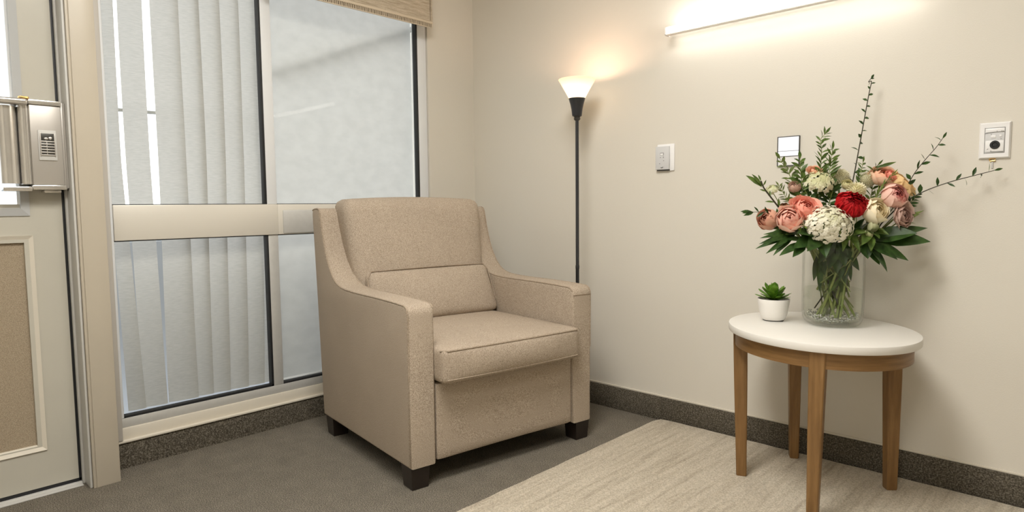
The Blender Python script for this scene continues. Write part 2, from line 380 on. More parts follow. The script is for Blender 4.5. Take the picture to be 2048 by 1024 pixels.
# ------------------------------------------------------------------ window
win = structure(empty('window_1', (XL, 1.5, 0.1)))
def wpart(mb, name, mat, **k): return mb.shift((XL, 1.5, 0.1)).build(name, mat, win, **k)
XG = XL - 0.01           # frame face
b = MB()
b.bbox((XG - 0.12, 0.71, 0.1005), (XG + 0.006, 2.278, 0.155), 0.004); b.bbox((XG - 0.03, 0.70, 0.1005), (XG + 0.022, 2.278, 0.110), 0.003)
wpart(b, 'sill', M['cream2'])
b = MB(); b.bbox((XG - 0.05, 0.71, 0.1555), (XG, 2.278, 0.192), 0.002); b.bbox((XG - 0.05, 0.71, 2.215), (XG, 2.278, 2.26), 0.002)
b.bbox((XG - 0.05, 1.350, 0.1925), (XG - 0.001, 1.397, 0.883), 0.003)
wpart(b, 'frame', M['alu'])
b = MB(); b.bbox((XG - 0.05, 2.218, 0.1925), (XG, 2.276, 2.214), 0.003); b.bbox((XG - 0.05, 0.71, 0.1925), (XG, 0.738, 2.214), 0.003)
b.bbox((XG - 0.05, 1.350, 1.0215), (XG, 1.397, 2.214), 0.003)
wpart(b, 'mullion', M['alublue'])
b = MB(); b.bbox((XG - 0.05, 0.7385, 0.884), (XG + 0.006, 1.3965, 1.021), 0.003); b.bbox((XG - 0.05, 1.397, 0.884), (XG + 0.003, 2.2175, 1.021), 0.003)
wpart(b, 'transom', M['aluwarm'])
b = MB(); b.bbox((XG + 0.001, 1.42, 0.888), (XG + 0.008, 2.19, 0.994), 0.004)
wpart(b, 'transom_cover', M['alu'])
panes = [(0.738, 1.350, 1.021, 2.215), (1.397, 2.218, 1.021, 2.215), (0.738, 1.350, 0.192, 0.884), (1.397, 2.218, 0.192, 0.884)]
for i, (y0, y1, z0, z1) in enumerate(panes):
    b = MB(); w = 0.010
    b.bbox((XG - 0.03, y1 - w, z0), (XG - 0.002, y1 + .0005, z1), 0.001)
    if i < 2: b.bbox((XG - 0.03, y0, z0 - .0005), (XG - 0.006, y1, z0 + 0.003), 0.0008)
    else: b.bbox((XG - 0.03, y0, z0 - .0005), (XG - 0.002, y1, z0 + w), 0.001)
    if i > 1: b.bbox((XG - 0.03, y0, z1 - 0.004), (XG - 0.004, y1, z1 + .0005), 0.001)
    wpart(b, 'gasket', M['rubber'])
for (y0, y1, z0, z1) in panes:
    b = MB(); b.box((XG - 0.028, y0 - 0.004, z0 - 0.004), (XG - 0.024, y1 + 0.004, z1 + 0.004)); wpart(b, 'glass_pane', M['glass'], smooth=False)

# vertical blind behind the left panes
XB = XL - 0.092
vb = tag(empty('vertical_blind', (XB, 1.05, 2.21)), 'pale fabric vertical blind with bright gaps, behind the left window panes', 'blind')
b = MB(); b.bbox((-0.02, -0.335, -0.035), (0.02, 0.315, 0.0), 0.004); b.build('headrail', M['alublue'], vb)
slats = [  # y0,y1 at top ; y0,y1 at bottom ; depth of left/right edge
    (0.690, 0.741, 0.690, 0.760, 0.004, -0.004), (0.750, 0.798, 0.776, 0.840, 0.000, 0.010), (0.817, 0.901, 0.836, 0.922, -0.006, 0.010),
    (0.934, 1.038, 0.930, 1.045, -0.004, 0.012), (1.026, 1.122, 1.036, 1.110, -0.012, 0.006), (1.106, 1.204, 1.098, 1.180, -0.010, 0.011),
    (1.190, 1.286, 1.168, 1.262, -0.010, 0.011), (1.274, 1.366, 1.250, 1.340, -0.010, 0.010), (1.352, 1.366, 1.328, 1.366, -0.014, 0.004)]
for i, (a0, a1, c0, c1, d0, d1) in enumerate(slats):
    b = MB(); vs = []; nu, nz = 8, 24
    for k in range(nz + 1):
        t = k / nz; z = -0.03 - t * 1.985
        tt = max(0.0, min(1.0, (1.20 - (z + 2.21)) / 1.0)); tt = tt ** 1.2
        y0 = a0 + (c0 - a0) * tt; y1 = a1 + (c1 - a1) * tt
        for j in range(nu + 1):
            u = j / nu
            vs.append((d0 + (d1 - d0) * u + 0.004 * sin(pi * u) + 0.0012 * sin(6 * t + i * 2 + u * 3), y0 + (y1 - y0) * u - 1.05 + 0.0016 * sin(9 * t + i), z))
    b.add(vs, [(k * (nu + 1) + j, k * (nu + 1) + j + 1, (k + 1) * (nu + 1) + j + 1, (k + 1) * (nu + 1) + j) for k in range(nz) for j in range(nu)])
    b.build('slat', M['slat'], vb)

# roller shade behind the right panes
rs = tag(empty('roller_shade', (XB, 1.80, 2.20)), 'pale cloudy fabric roller shade drawn down behind the right window panes', 'shade')
b = MB(); b.tube([(0, -0.405, -0.01), (0, 0.420, -0.01)], 0.022, 16); b.build('roller', M['alublue'], rs)
b = MB(); vs = []
for k in range(41):
    for j in range(21):
        y = -0.415 + 0.84 * j / 20; z = -0.02 - 1.985 * k / 40
        vs.append((0.012 + 0.002 * sin(y * 6 + z * 2) + 0.0012 * sin(z * 9 + y * 3), y, z))
b.add(vs, [(k * 21 + j, k * 21 + j + 1, (k + 1) * 21 + j + 1, (k + 1) * 21 + j) for k in range(40) for j in range(20)])
b.build('fabric', M['roller'], rs)
b = MB(); b.bbox((0.004, -0.41, -2.02), (0.02, 0.42, -2.0), 0.004); b.build('bottom_bar', M['alublue'], rs)

# outside: paving, and an added slanting handrail to shade the roller fabric
b = MB(); b.box((-40, -40, -0.35), (XL - 0.3, 40, -0.3)); structure(b.build('ground', M['ground'], smooth=False))
b = MB(); b.bbox((-3.55, -2.5, -0.3), (-3.36, 5.0, 0.86), 0.01); structure(b.build('sky_block_wall', M['skyblock'], smooth=False))  # added low wall that keeps sky light off the lower panes
hr = tag(empty('shadow_rail', (-2.98, 1.05, 1.40)), 'added unseen rail that shades a slanting band on the roller shade', 'rail')
b = MB(); b.tube([(0.066, 0.37, 0.215), (0.066, 1.222, 0.580)], 0.015, 12); b.build('rail', M['alu'], hr)  # added bar, unseen itself, shades a slanting band on the fabric
b = MB(); b.tube([(-0.06, -0.5, 0.012), (-0.06, 0.36, 0.02)], 0.008, 10); b.build('lower_rail', M['alu'], hr)

# valance with fringe
va = tag(empty('valance', (-2.735, 1.52, 1.945)), 'woven beige fringed valance above the right window panes', 'valance')
b = MB(); x0, x1, y0, y1, z0, z1 = -0.05, 0.028, -0.17, 0.727, 0.022, 0.335
prof = [(x1, z1), (x1 - 0.002, 0.2), (x1, 0.1), (x1 + 0.004, 0.05), (x1 + 0.002, z0), (x1 - 0.004, z0), (x1 - 0.006, 0.1), (x1 - 0.008, z1)]
k = len(prof); ny = 24; vs = []
for j in range(ny + 1):
    y = y0 + (y1 - y0) * j / ny
    vs += [(x + 0.0015 * sin(j * 1.3), y, z) for x, z in prof]
b.add(vs, [(j * k + i, j * k + (i + 1) % k, (j + 1) * k + (i + 1) % k, (j + 1) * k + i) for j in range(ny) for i in range(k)] + [tuple(range(k)), tuple(ny * k + i for i in range(k - 1, -1, -1))])
b.bbox((x0 - 0.003, y1 - 0.008, z0), (x1 + 0.002, y1, z1), 0.002); b.bbox((x0 - 0.003, y0, z0), (x1 + 0.002, y0 + 0.008, z1), 0.002)
b.bbox((x0 - 0.003, y0, z1), (x1, y1, z1 + 0.008), 0.002)
b.build('fascia', M['valance'], va)
b = MB(); b.tube([(x1 + 0.0035, y1 - 0.014, z0 + 0.01), (x1 + 0.001, y1 - 0.014, 0.2), (x1 + 0.001, y1 - 0.014, z1)], 0.0012, 6); b.build('stitched_edge', M['fringe_dark'], va)
b = MB(); b.bbox((x1 - 0.003, y0, z0 - 0.006), (x1 + 0.004, y1, z0 + 0.006), 0.002); b.bbox((x1 - 0.003, y0, -0.006), (x1 + 0.004, y1 - 0.03, -0.001), 0.002)
b.build('fringe_band', M['fringe'], va)
b = MB(); y = y0
while y < y1:
    b.tube([(x1 + R0.uniform(-.001, .001), y, z0 - 0.004), (x1, y + R0.uniform(-.002, .002), -0.003 - (0.004 if y > y1 - 0.03 else 0) * R0.random())], 0.0022, 5); y += 0.0095
b.build('fringe', M['fringe'], va)
b = MB(); b.box((x1 - 0.004, y0 + .002, 0.0), (x1 - 0.002, y1 - 0.006, z0)); b.build('fringe_backing', M['fringe_dark'], va, smooth=False)

# ------------------------------------------------------------------ door
XD = -2.755
door = structure(empty('door_1', (XD, 0.57, 0.0)))
def dpart(mb, name, mat, par=door, **k): return mb.shift((XD, 0.57, 0)).build(name, mat, par, **k)
yl, yr, zb, zt = -0.33, 0.5685, 0.022, 2.06
gy0, gy1, gz0, gz1 = -0.21, 0.452, 1.025, 1.93
fy0, fy1, fz0, fz1 = -0.21, 0.460, 0.172, 0.893
b = MB(); t0 = XD - 0.042
b.box((t0, yl, zb), (XD, -0.21, zt)); b.box((t0, 0.452, zb), (XD, yr, zt)); b.box((t0, -0.21, zb), (XD, 0.452, 0.172)); b.box((t0, -0.21, gz1), (XD, 0.452, zt))
b.box((t0, -0.21, 0.172), (XD - 0.014, 0.452, 0.893)); b.box((t0, -0.21, 0.893), (XD, 0.452, 1.025))
dpart(b, 'door_leaf', M['doorpaint'], smooth=False)
def frame_ring(mb, y0, y1, z0, z1, w, xa, xb):
    """mitred moulding: outer edge flush at xa, inner edge at xb"""
    o = [(y0, z0), (y1, z0), (y1, z1), (y0, z1)]; i_ = [(y0 + w, z0 + w), (y1 - w, z0 + w), (y1 - w, z1 - w), (y0 + w, z1 - w)]
    vs = [(xa, *p) for p in o] + [(xb, *p) for p in i_] + [(xa - 0.02, *p) for p in o] + [(xa - 0.02, *p) for p in i_]
    fs = []
    for k in range(4):
        j = (k + 1) % 4
        fs += [(k, j, 4 + j, 4 + k), (8 + k, 12 + k, 12 + j, 8 + j), (k, 8 + k, 8 + j, j), (4 + k, 4 + j, 12 + j, 12 + k)]
    mb.add(vs, fs)
b = MB(); frame_ring(b, fy0 - 0.02, 0.478, 0.155, 0.917, 0.021, XD + 0.006, XD - 0.004); dpart(b, 'panel_moulding', M['cream2'], smooth=False)
b = MB(); b.box((XD - 0.014, -0.212, 0.165), (XD - 0.010, 0.462, 0.90)); dpart(b, 'fabric_panel', M['doorfabric'], smooth=False)
b = MB(); frame_ring(b, -0.235, 0.474, 0.985, 1.955, 0.026, XD + 0.004, XD + 0.010); dpart(b, 'glazing_bead', M['beadgrey'], smooth=False)
b = MB(); frame_ring(b, -0.212, 0.4535, 1.006, 1.935, 0.012, XD + 0.004, XD - 0.004); dpart(b, 'glazing_gasket', M['alublue'], smooth=False)
b = MB(); b.box((XD - 0.026, -0.214, 1.02), (XD - 0.020, 0.456, 1.935)); dpart(b, 'glass_pane', M['glass'], smooth=False)
b = MB(); b.bbox((XD - 0.04, yr, 0.012), (XD - 0.001, 0.5772, 2.075), 0.001); b.bbox((XD - 0.04, yl, 0.009), (XD - 0.001, 0.577, zb), 0.001); dpart(b, 'weather_seal', M['rubber'])
# steel jamb, threshold, cream casing
b = MB()
b.bbox((XD - 0.05, 0.5775, 0.0), (XD + 0.012, 0.592, 2.10), 0.002); b.bbox((XD + 0.005, 0.584, 0.0), (-2.672, 0.5925, 2.10), 0.003); b.bbox((XD - 0.05, -0.36, 2.078), (XD + 0.012, 0.592, 2.12), 0.002)
b.bbox((XD - 0.05, -0.355, 0.0), (XD + 0.012, -0.332, 2.10), 0.002)
structure(b.build('trim_2', M['jamb']))
b = MB(); b.bbox((XD - 0.06, -0.33, 0.0002), (XD + 0.012, 0.577, 0.0085), 0.002); b.bbox((XD + 0.008, -0.33, 0.0002), (XD + 0.036, 0.575, 0.005), 0.002)
structure(b.build('trim_3', M['jamb']))
b = MB(); b.bbox((XL - 0.02, 0.593, 0.0), (-2.662, 0.6005, ZC - 0.002), 0.0015); b.bbox((XL - 0.02, 0.602, 0.0), (-2.660, 0.679, ZC - 0.002), 0.0025)
b.box((XL - 0.02, 0.6, 0.0), (-2.664, 0.603, ZC - 0.002))
structure(b.build('trim_4', M['cream']))
b = MB(); b.bbox((XL - 0.01, 0.680, 0.112), (-2.776, 0.724, 2.30), 0.003); structure(b.build('trim_5', M['striptrim']))

# steel lock box on the door
lk = tag(empty('door_lock', (XD, 0.50, 1.09)), 'polished steel lock box with a slotted plate, mounted on the cream door', 'door lock')
def lp(mb, name, mat, par=lk, **k): return mb.build(name, mat, par, **k)
b = MB(); b.bbox((0.001, -0.020, 0.0), (0.058, 0.070, 0.270), 0.003); lp(b, 'body', M['steel2'])
b = MB()  # rounded column and drum
def halfcol(mb, yc, r, x0, z0, z1, sx=1.0, n=14):
    pts = [(x0, yc - r)] + [(x0 + 0.015 + sx * r * sin(pi * i / n), yc - r * cos(pi * i / n)) for i in range(n + 1)] + [(x0, yc + r)]
    k = len(pts); mb.add([(x, y, z0) for x, y in pts] + [(x, y, z1) for x, y in pts], [(i, (i + 1) % k, k + (i + 1) % k, k + i) for i in range(k)] + [tuple(range(k - 1, -1, -1)), tuple(range(k, 2 * k))])
halfcol(b, -0.031, 0.0175, 0.02, 0.002, 0.268); lp(b, 'column', M['steel'])
b = MB(); halfcol(b, -0.078, 0.029, 0.005, 0.004, 0.262, 1.0); lp(b, 'drum', M['steel'])
b = MB(); b.bbox((0.001, -0.022, 0.2705), (0.064, 0.072, 0.287), 0.003); lp(b, 'top_rail', M['steel'])
b = MB(); b.bbox((0.012, -0.105, 0.265), (0.072, -0.0225, 0.287), 0.008, 3); lp(b, 'cap', M['steel'])
b = MB(); b.bbox((0.03, -0.045, 0.288), (0.052, -0.016, 0.296), 0.002); b.tube([(0.05, -0.04, 0.294), (0.066, -0.04, 0.292), (0.068, -0.022, 0.288)], 0.003, 8); lp(b, 'clip', M['brass'])
b = MB(); b.bbox((0.001, -0.024, -0.016), (0.064, 0.074, -0.0005), 0.003); b.bbox((0.004, -0.105, -0.022), (0.068, -0.0245, -0.006), 0.004); b.bbox((0.004, 0.010, -0.026), (0.05, 0.060, -0.0165), 0.002); lp(b, 'bottom_rail', M['steel'])
b = MB(); b.bbox((0.001, 0.0705, -0.014), (0.052, 0.0785, 0.285), 0.002); b.tube([(0.046, 0.081, -0.01), (0.046, 0.081, 0.283)], 0.0045, 10); lp(b, 'hinge_bar', M['steel2'])
b = MB(); b.bbox((0.02, 0.0835, -0.02), (0.034, 0.0895, 0.268), 0.002); b.bbox((0.02, 0.083, 0.065), (0.042, 0.093, 0.083), 0.003); lp(b, 'latch_bar', M['darkmetal'])
b = MB(); b.bbox((0.058, 0.0, 0.084), (0.062, 0.052, 0.186), 0.0015); pl = lp(b, 'slotted_plate', M['jamb'])
b = MB(); b.bbox((0.0621, 0.006, 0.150), (0.0635, 0.045, 0.175), 0.0006); b.bbox((0.0621, 0.006, 0.102), (0.0635, 0.045, 0.148), 0.0006); lp(b, 'recess', M['darkmetal'], pl)
b = MB()
for i in range(6): b.bbox((0.0632, 0.006, 0.100 + i * 0.0092), (0.066, 0.046, 0.1035 + i * 0.0092), 0.0008)
b.bbox((0.0632, 0.022, 0.102), (0.066, 0.0245, 0.150), 0.0008); b.bbox((0.0632, 0.004, 0.098), (0.066, 0.0075, 0.178), 0.0008); b.bbox((0.0632, 0.0445, 0.098), (0.066, 0.048, 0.178), 0.0008)
b.ico((0.0645, 0.022, 0.157), (0.003, 0.007, 0.005)); b.ico((0.0645, 0.034, 0.159), (0.003, 0.006, 0.006)); lp(b, 'bars', M['steel2'], pl)

# ------------------------------------------------------------------ rug
b = MB(); nx, ny_ = 60, 60; rx0, rx1, ry0, ry1 = -1.548, 1.75, -0.9, 2.601
def rugp(i, j, z, ins):
    x = rx0 + (rx1 - rx0) * i / nx; y = ry0 + (ry1 - ry0) * j / ny_
    if i == 0: x += ins + 0.0010 * sin(j * 1.9) + 0.0008 * sin(j * 4.3)
    if i == nx: x -= ins
    if j == ny_: y -= ins + 0.0012 + 0.0016 * sin(i * 2.7) + 0.0012 * sin(i * 5.9)
    if j == 0: y += ins
    if i == 0 and j == ny_: x += 0.012; y -= 0.006
    return (x, y, z)
lay = [(0.0004, 0.0), (0.007, 0.0), (0.011, 0.005)]
top = [rugp(i, j, 0.011, 0.005) for j in range(ny_ + 1) for i in range(nx + 1)]
b.add(top, [(j * (nx + 1) + i, j * (nx + 1) + i + 1, (j + 1) * (nx + 1) + i + 1, (j + 1) * (nx + 1) + i) for j in range(ny_) for i in range(nx)])
ringi = [(i, 0) for i in range(nx)] + [(nx, j) for j in range(ny_)] + [(i, ny_) for i in range(nx, 0, -1)] + [(0, j) for j in range(ny_, 0, -1)]
L = len(ringi); vs = [rugp(i, j, z, ins) for z, ins in lay for i, j in ringi]
b.add(vs, [(a * L + k, a * L + (k + 1) % L, (a + 1) * L + (k + 1) % L, (a + 1) * L + k) for a in range(2) for k in range(L)] + [tuple(range(L - 1, -1, -1))])
tag(b.build('rug', M['rug'], ang=60), 'pale beige streaked rug lying on the grey carpet along the wall', 'rug')

# ------------------------------------------------------------------ armchair
TH = math.radians(8.8)
rt = Vector((sin(TH), cos(TH), 0)); fr = Vector((cos(TH), -sin(TH), 0))
AO = Vector((-1.779, 1.341, 0)); CW = 0.878
loc = AO + rt * (CW / 2) - fr * 0.40
chair = tag(empty('armchair', loc, atan2(rt.y, rt.x)), 'beige tweed armchair with dark block legs in front of the window', 'armchair')
def cp(s, t, z): return (s - CW / 2, -(t + 0.40), z)      # s from the left arm, t forward, z up
def cpart(mb, name, mat, par=chair, **k): return mb.build(name, mat, par, **k)
AW = 0.107
def arm_profile():
    p = [(-0.002, 0.082)]
    for i in range(7):
        a = pi / 2 * i / 6; p.append((-0.036 + 0.036 * cos(a), 0.627 + 0.036 * sin(a)))
    p += [(-0.12, 0.666), (-0.25, 0.668), (-0.40, 0.668), (-0.50, 0.670)]
    p += [(-0.57, 0.676), (-0.625, 0.692), (-0.668, 0.724), (-0.705, 0.774), (-0.735, 0.835), (-0.758, 0.905), (-0.775, 0.972), (-0.782, 0.990)]
    p += [(-0.796, 1.000), (-0.835, 1.000), (-0.858, 0.994), (-0.864, 0.975), (-0.835, 0.60), (-0.800, 0.082)]
    return p
def arm(s0, s1, sgn):
    prof = arm_profile(); bm = bmesh.new()
    A = [bm.verts.new(cp(s0, t, z)) for t, z in prof]; B = [bm.verts.new(cp(s1, t, z)) for t, z in prof]
    n = len(prof); fa = bm.faces.new(A); fb = bm.faces.new(B[::-1])
    for i in range(n): bm.faces.new((A[i], B[i], B[(i + 1) % n], A[(i + 1) % n]))
    bmesh.ops.recalc_face_normals(bm, faces=bm.faces[:])
    es = [e for e in bm.edges if sum(1 for f in e.link_faces if len(f.verts) > 8) == 1]
    bmesh.ops.bevel(bm, geom=es, offset=0.012, segments=4, profile=0.5, affect='EDGES')
    mb = MB(); mb.bm(bm); o = cpart(mb, 'arm', M['tweed'], ang=55)
    for s, inset in ((s0, 1), (s1, -1)):
        pr = prof[1:-3] if inset == sgn * -1 else prof[3:-3]
        if inset == sgn * -1: pr = [(-0.002 + 0.002 * k / 6, 0.40 + 0.21 * k / 6) for k in range(7)] + pr
        path = [cp(s + inset * 0.0035, t - 0.003 if z < 0.65 else t, z - (0.003 if z >= 0.65 else 0)) for t, z in pr]
        path = spline(path, 3)
        m2 = MB(); m2.tube(path, 0.0036, 8); cpart(m2, 'piping', M['piping'], o)
    return o
arm(0, AW, -1); arm(CW - AW, CW, 1)
# seam of the right arm front
b = MB(); b.tube([cp(CW - AW + 0.006, 0.0005, 0.628), cp(CW - 0.006, 0.0005, 0.628)], 0.0016, 6); cpart(b, 'seam', M['piping'])
# back frame
def lean(t0, t1, z0, z1):
    return lambda z: t0 + (t1 - t0) * (z - z0) / (z1 - z0)
lb = lean(-0.765, -0.835, 0.08, 1.0)
b = MB(); b.soft((CW - 0.06, 0.075, 0.905), 0.014, 8, (0, 0, 0), lambda q: cp(CW / 2 + q.x, lb(q.z + 0.5375) - q.y + 0.003, q.z + 0.5375)); cpart(b, 'back_frame', M['tweed'])
# base with front panel
b = MB(); b.soft((CW - 2 * AW - 0.004, 0.745, 0.285), 0.012, 8, (0, 0.004, 0), lambda q: cp(CW / 2 + q.x, -0.377 - q.y, q.z + 0.229 + (0.003 * (1 - (2 * q.x / 0.66) ** 2) if q.z < 0 else 0))); cpart(b, 'front_panel', M['tweed'])
# seat cushion
sw = CW - 2 * AW - 0.006
def seatw(q):
    t = -0.288 - q.y
    z = q.z + 0.441
    if t > 0.0: z -= 0.0
    return cp(CW / 2 + q.x - 0.004, t, z)
b = MB(); b.soft((sw, 0.69, 0.128), 0.022, 14, (0.004, 0.020, 0.012), seatw); sc = cpart(b, 'seat_cushion', M['tweed'], ang=70)
def seat_edge(z, t0, bulge):
    pts = []; h = sw / 2 - 0.001
    for i in range(33):
        u = -1 + 2 * i / 32; k = max(0.0, abs(u) - 0.94) / 0.06
        pts.append(cp(CW / 2 - 0.004 + u * h, t0 + bulge * (1 - u * u) - 0.021 * (1 - sqrt(max(0.0, 1 - k * k))), z))
    return pts
b = MB(); b.tube(seat_edge(0.4960, 0.0540, 0.0060), 0.0038, 8); b.tube(seat_edge(0.3920, 0.0555, 0.0080), 0.0032, 8); cpart(b, 'piping', M['piping'], sc)
# back cushion
def backw(q):
    z = q.z + 0.765; t = -0.655 - (z - 0.5) * 0.20 - q.y
    s = CW / 2 - 0.004 + q.x * (1.0 + 0.09 * max(0, (z - 0.66)) / 0.38)
    return cp(s, t, z)
b = MB(); b.soft((0.655, 0.15, 0.545), 0.042, 14, (0.006, 0.022, 0.012), backw); cpart(b, 'back_cushion', M['tweed'], ang=75)
# lumbar cushion
LW = 0.640
def lumw(q):
    z = q.z + 0.617; t = -0.548 - (z - 0.5) * 0.42 - q.y
    return cp(CW / 2 + 0.008 + q.x * (1 - 0.02 * q.z / 0.1), t, z)
b = MB(); b.soft((LW, 0.10, 0.225), 0.035, 12, (0.0, 0.030, 0.004), lumw); lu = cpart(b, 'lumbar_cushion', M['tweed'], ang=75)
pts = []
for i in range(33):
    u = -1 + 2 * i / 32; k = max(0, abs(u) - 0.955) / 0.045
    pts.append(lumw(Vector((u * (LW / 2 - 0.001), -0.037 - 0.008 * (1 - u * u), 0.1085 + 0.004 * (1 - u * u) - 0.028 * k * k))))
pts = [lumw(Vector((-LW / 2 + 0.0005, -0.030, -0.06))), lumw(Vector((-LW / 2 - 0.0005, -0.034, 0.02)))] + pts + [lumw(Vector((LW / 2 + 0.0005, -0.034, 0.02))), lumw(Vector((LW / 2 - 0.0005, -0.030, -0.06)))]
b = MB(); b.tube(pts, 0.0034, 8); cpart(b, 'piping', M['piping'], lu)
# legs
for s, t in ((0.044, -0.046), (CW - 0.044, -0.046), (0.044, -0.750), (CW - 0.044, -0.750)):
    b = MB(); vs = []
    for z, h in ((0.0, 0.031), (0.004, 0.0325), (0.086, 0.038)):
        vs += [cp(s + a * h, t + c * h, z) for a, c in ((-1, -1), (1, -1), (1, 1), (-1, 1))]
    b.add(vs, [(0, 3, 2, 1), (8, 9, 10, 11)] + [(k * 4 + i, k * 4 + (i + 1) % 4, k * 4 + 4 + (i + 1) % 4, k * 4 + 4 + i) for k in range(2) for i in range(4)])
    cpart(b, 'leg', M['darkwood'], smooth=False)

# ------------------------------------------------------------------ floor lamp
lx, ly = -1.888, 2.428
lamp = tag(empty('floor_lamp', (lx, ly, 0)), 'black torchiere floor lamp with a lit white glass shade behind the armchair', 'floor lamp')
b = MB(); b.lathe([(0.0, 0.0002), (0.074, 0.0002), (0.076, 0.006), (0.073, 0.016), (0.05, 0.024), (0.02, 0.029), (0.0, 0.031)], 40, c=(-0.03, -0.01, 0)); b.build('base', M['lampmetal'], lamp)
b = MB(); b.lathe([(0.0, 0.026), (0.0085, 0.026), (0.0085, 0.70), (0.0094, 0.704), (0.0094, 0.716), (0.0080, 0.72), (0.0080, 1.398), (0.0, 1.398)], 16); b.build('pole', M['lampmetal'], lamp)
b = MB(); b.lathe([(0.0, 1.396), (0.010, 1.396), (0.0145, 1.401), (0.0155, 1.406), (0.013, 1.410), (0.016, 1.413), (0.016, 1.417), (0.0, 1.417)], 20); b.build('collar', M['darkmetal'], lamp)
b = MB(); b.lathe([(0.0, 1.416), (0.0215, 1.416), (0.023, 1.421), (0.026, 1.445), (0.031, 1.470), (0.0370, 1.491), (0.0388, 1.498), (0.0372, 1.498), (0.029, 1.470), (0.0, 1.46)], 28); b.build('socket_cup', M['lampmetal'], lamp)
b = MB(); b.lathe([(0.0362, 1.494), (0.0385, 1.500), (0.055, 1.530), (0.071, 1.557), (0.082, 1.576), (0.0865, 1.582), (0.0855, 1.5845), (0.080, 1.5785), (0.069, 1.559), (0.053, 1.532), (0.0365, 1.501), (0.0340, 1.494)], 48); b.build('shade', M['shade'], lamp)
b = MB(); b.lathe([(0.0, 1.475), (0.011, 1.478), (0.012, 1.490), (0.019, 1.506), (0.021, 1.516), (0.017, 1.528), (0.008, 1.535), (0.0, 1.537)], 20); b.build('bulb', M['bulb'], lamp)
ld = bpy.data.lights.new('bulb_light', 'POINT'); ld.energy = 2.9; ld.color = (1.0, 0.60, 0.40); ld.shadow_soft_size = 0.018
lo = bpy.data.objects.new('bulb_light', ld); COL.objects.link(lo); lo.parent = lamp; lo.location = (0, 0, 1.560)

# ------------------------------------------------------------------ linear wall light
bx0, bx1 = -1.493, -0.53
wl = tag(empty('wall_light', (bx0, YR, 1.73)), 'long white linear wall light glowing high on the right wall', 'wall light')
ln_ = bx1 - bx0; yb = -0.030
b = MB(); b.bbox((0.0, -0.080, 0.0), (ln_, -0.056, 0.0055), 0.001); b.bbox((0.0, -0.080, 0.0), (0.006, -0.044, 0.034), 0.0015); b.bbox((ln_ - 0.006, -0.080, 0.0), (ln_, -0.044, 0.034), 0.0015)
for k in (0.3, 0.7): b.box((ln_ * k - 0.01, -0.046, 0.030), (ln_ * k + 0.01, -0.0005, 0.033))
b.bbox((0.006, -0.0455, 0.0120), (ln_ - 0.006, -0.0440, 0.0340), 0.0005)
b.build('housing', M['ceramic'], wl)
b = MB(); b.bbox((0.0065, -0.0795, 0.006), (ln_ - 0.0065, -0.0462, 0.0335), 0.003); b.build('diffuser', M['tube'], wl)
b = MB(); y_, z_ = -0.0555, 0.003
b.add([(x, y, z) for x in (0.0065, ln_ - 0.0065) for y, z in ((-0.0455, 0.007), (-0.022, 0.0195), (-0.0245, 0.023), (-0.0455, 0.0115))], [(0, 1, 5, 4), (1, 2, 6, 5), (2, 3, 7, 6), (3, 0, 4, 7), (3, 2, 1, 0), (4, 5, 6, 7)])
b.build('rear_diffuser', M['tubeback'], wl, smooth=False)

# ceiling light panels above the frame; the second is added fill
def ceiling_panel(x, y, sx, sy, label, w):
    t = tag(empty('ceiling_light', (x, y, ZC)), label, 'ceiling light', 'ceiling light panels')
    b = MB(); b.bbox((-sx / 2 - 0.03, -sy / 2 - 0.03, -0.02), (sx / 2 + 0.03, sy / 2 + 0.03, -0.0005), 0.004); b.build('frame', M['plastic'], t)
    b = MB(); b.box((-sx / 2, -sy / 2, -0.022), (sx / 2, sy / 2, -0.0205)); b.build('diffuser', M['ceilglow'], t, smooth=False)
    d = bpy.data.lights.new('panel_light', 'AREA'); d.shape = 'RECTANGLE'; d.size = sx; d.size_y = sy; d.energy = w; d.color = (1.0, 0.965, 0.91)
    o = bpy.data.objects.new('panel_light', d); COL.objects.link(o); o.parent = t; o.location = (0, 0, -0.024)
ceiling_panel(-1.0, 0.75, 0.6, 1.2, 'oblong ceiling light panel over the middle of the room', 53)
ceiling_panel(-0.10, -0.55, 0.6, 1.2, 'added unseen fill light panel further from the window, over the open floor', 27)  # added fill light to brighten the low right wall and soften shadows

# ------------------------------------------------------------------ wall plates
def plate_root(name, x, z, label, cat): return tag(empty(name, (x, YR, z)), label, cat)
sp = plate_root('light_switch', -1.527, 1.212, 'white light switch with grey cover between the floor lamp and the bouquet', 'light switch')
b = MB(); b.bbox((-0.042, -0.007, -0.060), (0.044, 0.0, 0.060), 0.003, 3); b.build('plate', M['plastic'], sp)
b = MB(); b.bbox((-0.044, -0.019, -0.054), (0.024, -0.0072, 0.050), 0.002); cv = b.build('cover', M['plasticgrey'], sp)
b = MB(); b.bbox((-0.018, -0.0215, 0.010), (-0.003, -0.0192, 0.019), 0.001); b.build('button', M['plastic'], cv)
b = MB(); b.bbox((-0.0195, -0.0198, 0.0095), (-0.0015, -0.0191, 0.021), 0.0002); b.build('button_rim', M['darkmetal'], cv)
for x, z in ((-0.018, 0.0), (-0.003, 0.003), (-0.003, -0.001), (-0.002, -0.014), (-0.022, -0.027)):
    b = MB(); b.ico((x, -0.0192, z), (0.0022, 0.0008, 0.0016)); b.build('indicator_dot', M['darkmetal'], cv)
b = MB(); b.tube([(-0.016, -0.0192, -0.044), (-0.011, -0.0192, -0.0465), (-0.004, -0.0192, -0.0425)], 0.0012, 6); b.build('curved_mark', M['darkmetal'], cv)
b = MB(); b.bbox((-0.040, -0.012, -0.0595), (0.024, -0.0073, -0.0545), 0.0008); b.build('shadow_gap', M['darkmetal'], sp)
gp = plate_root('glare_panel_switch', -0.983, 1.205, 'small white switch panel with a painted glare and a dark frame on the wall behind the bouquet', 'panel switch')
b = MB()
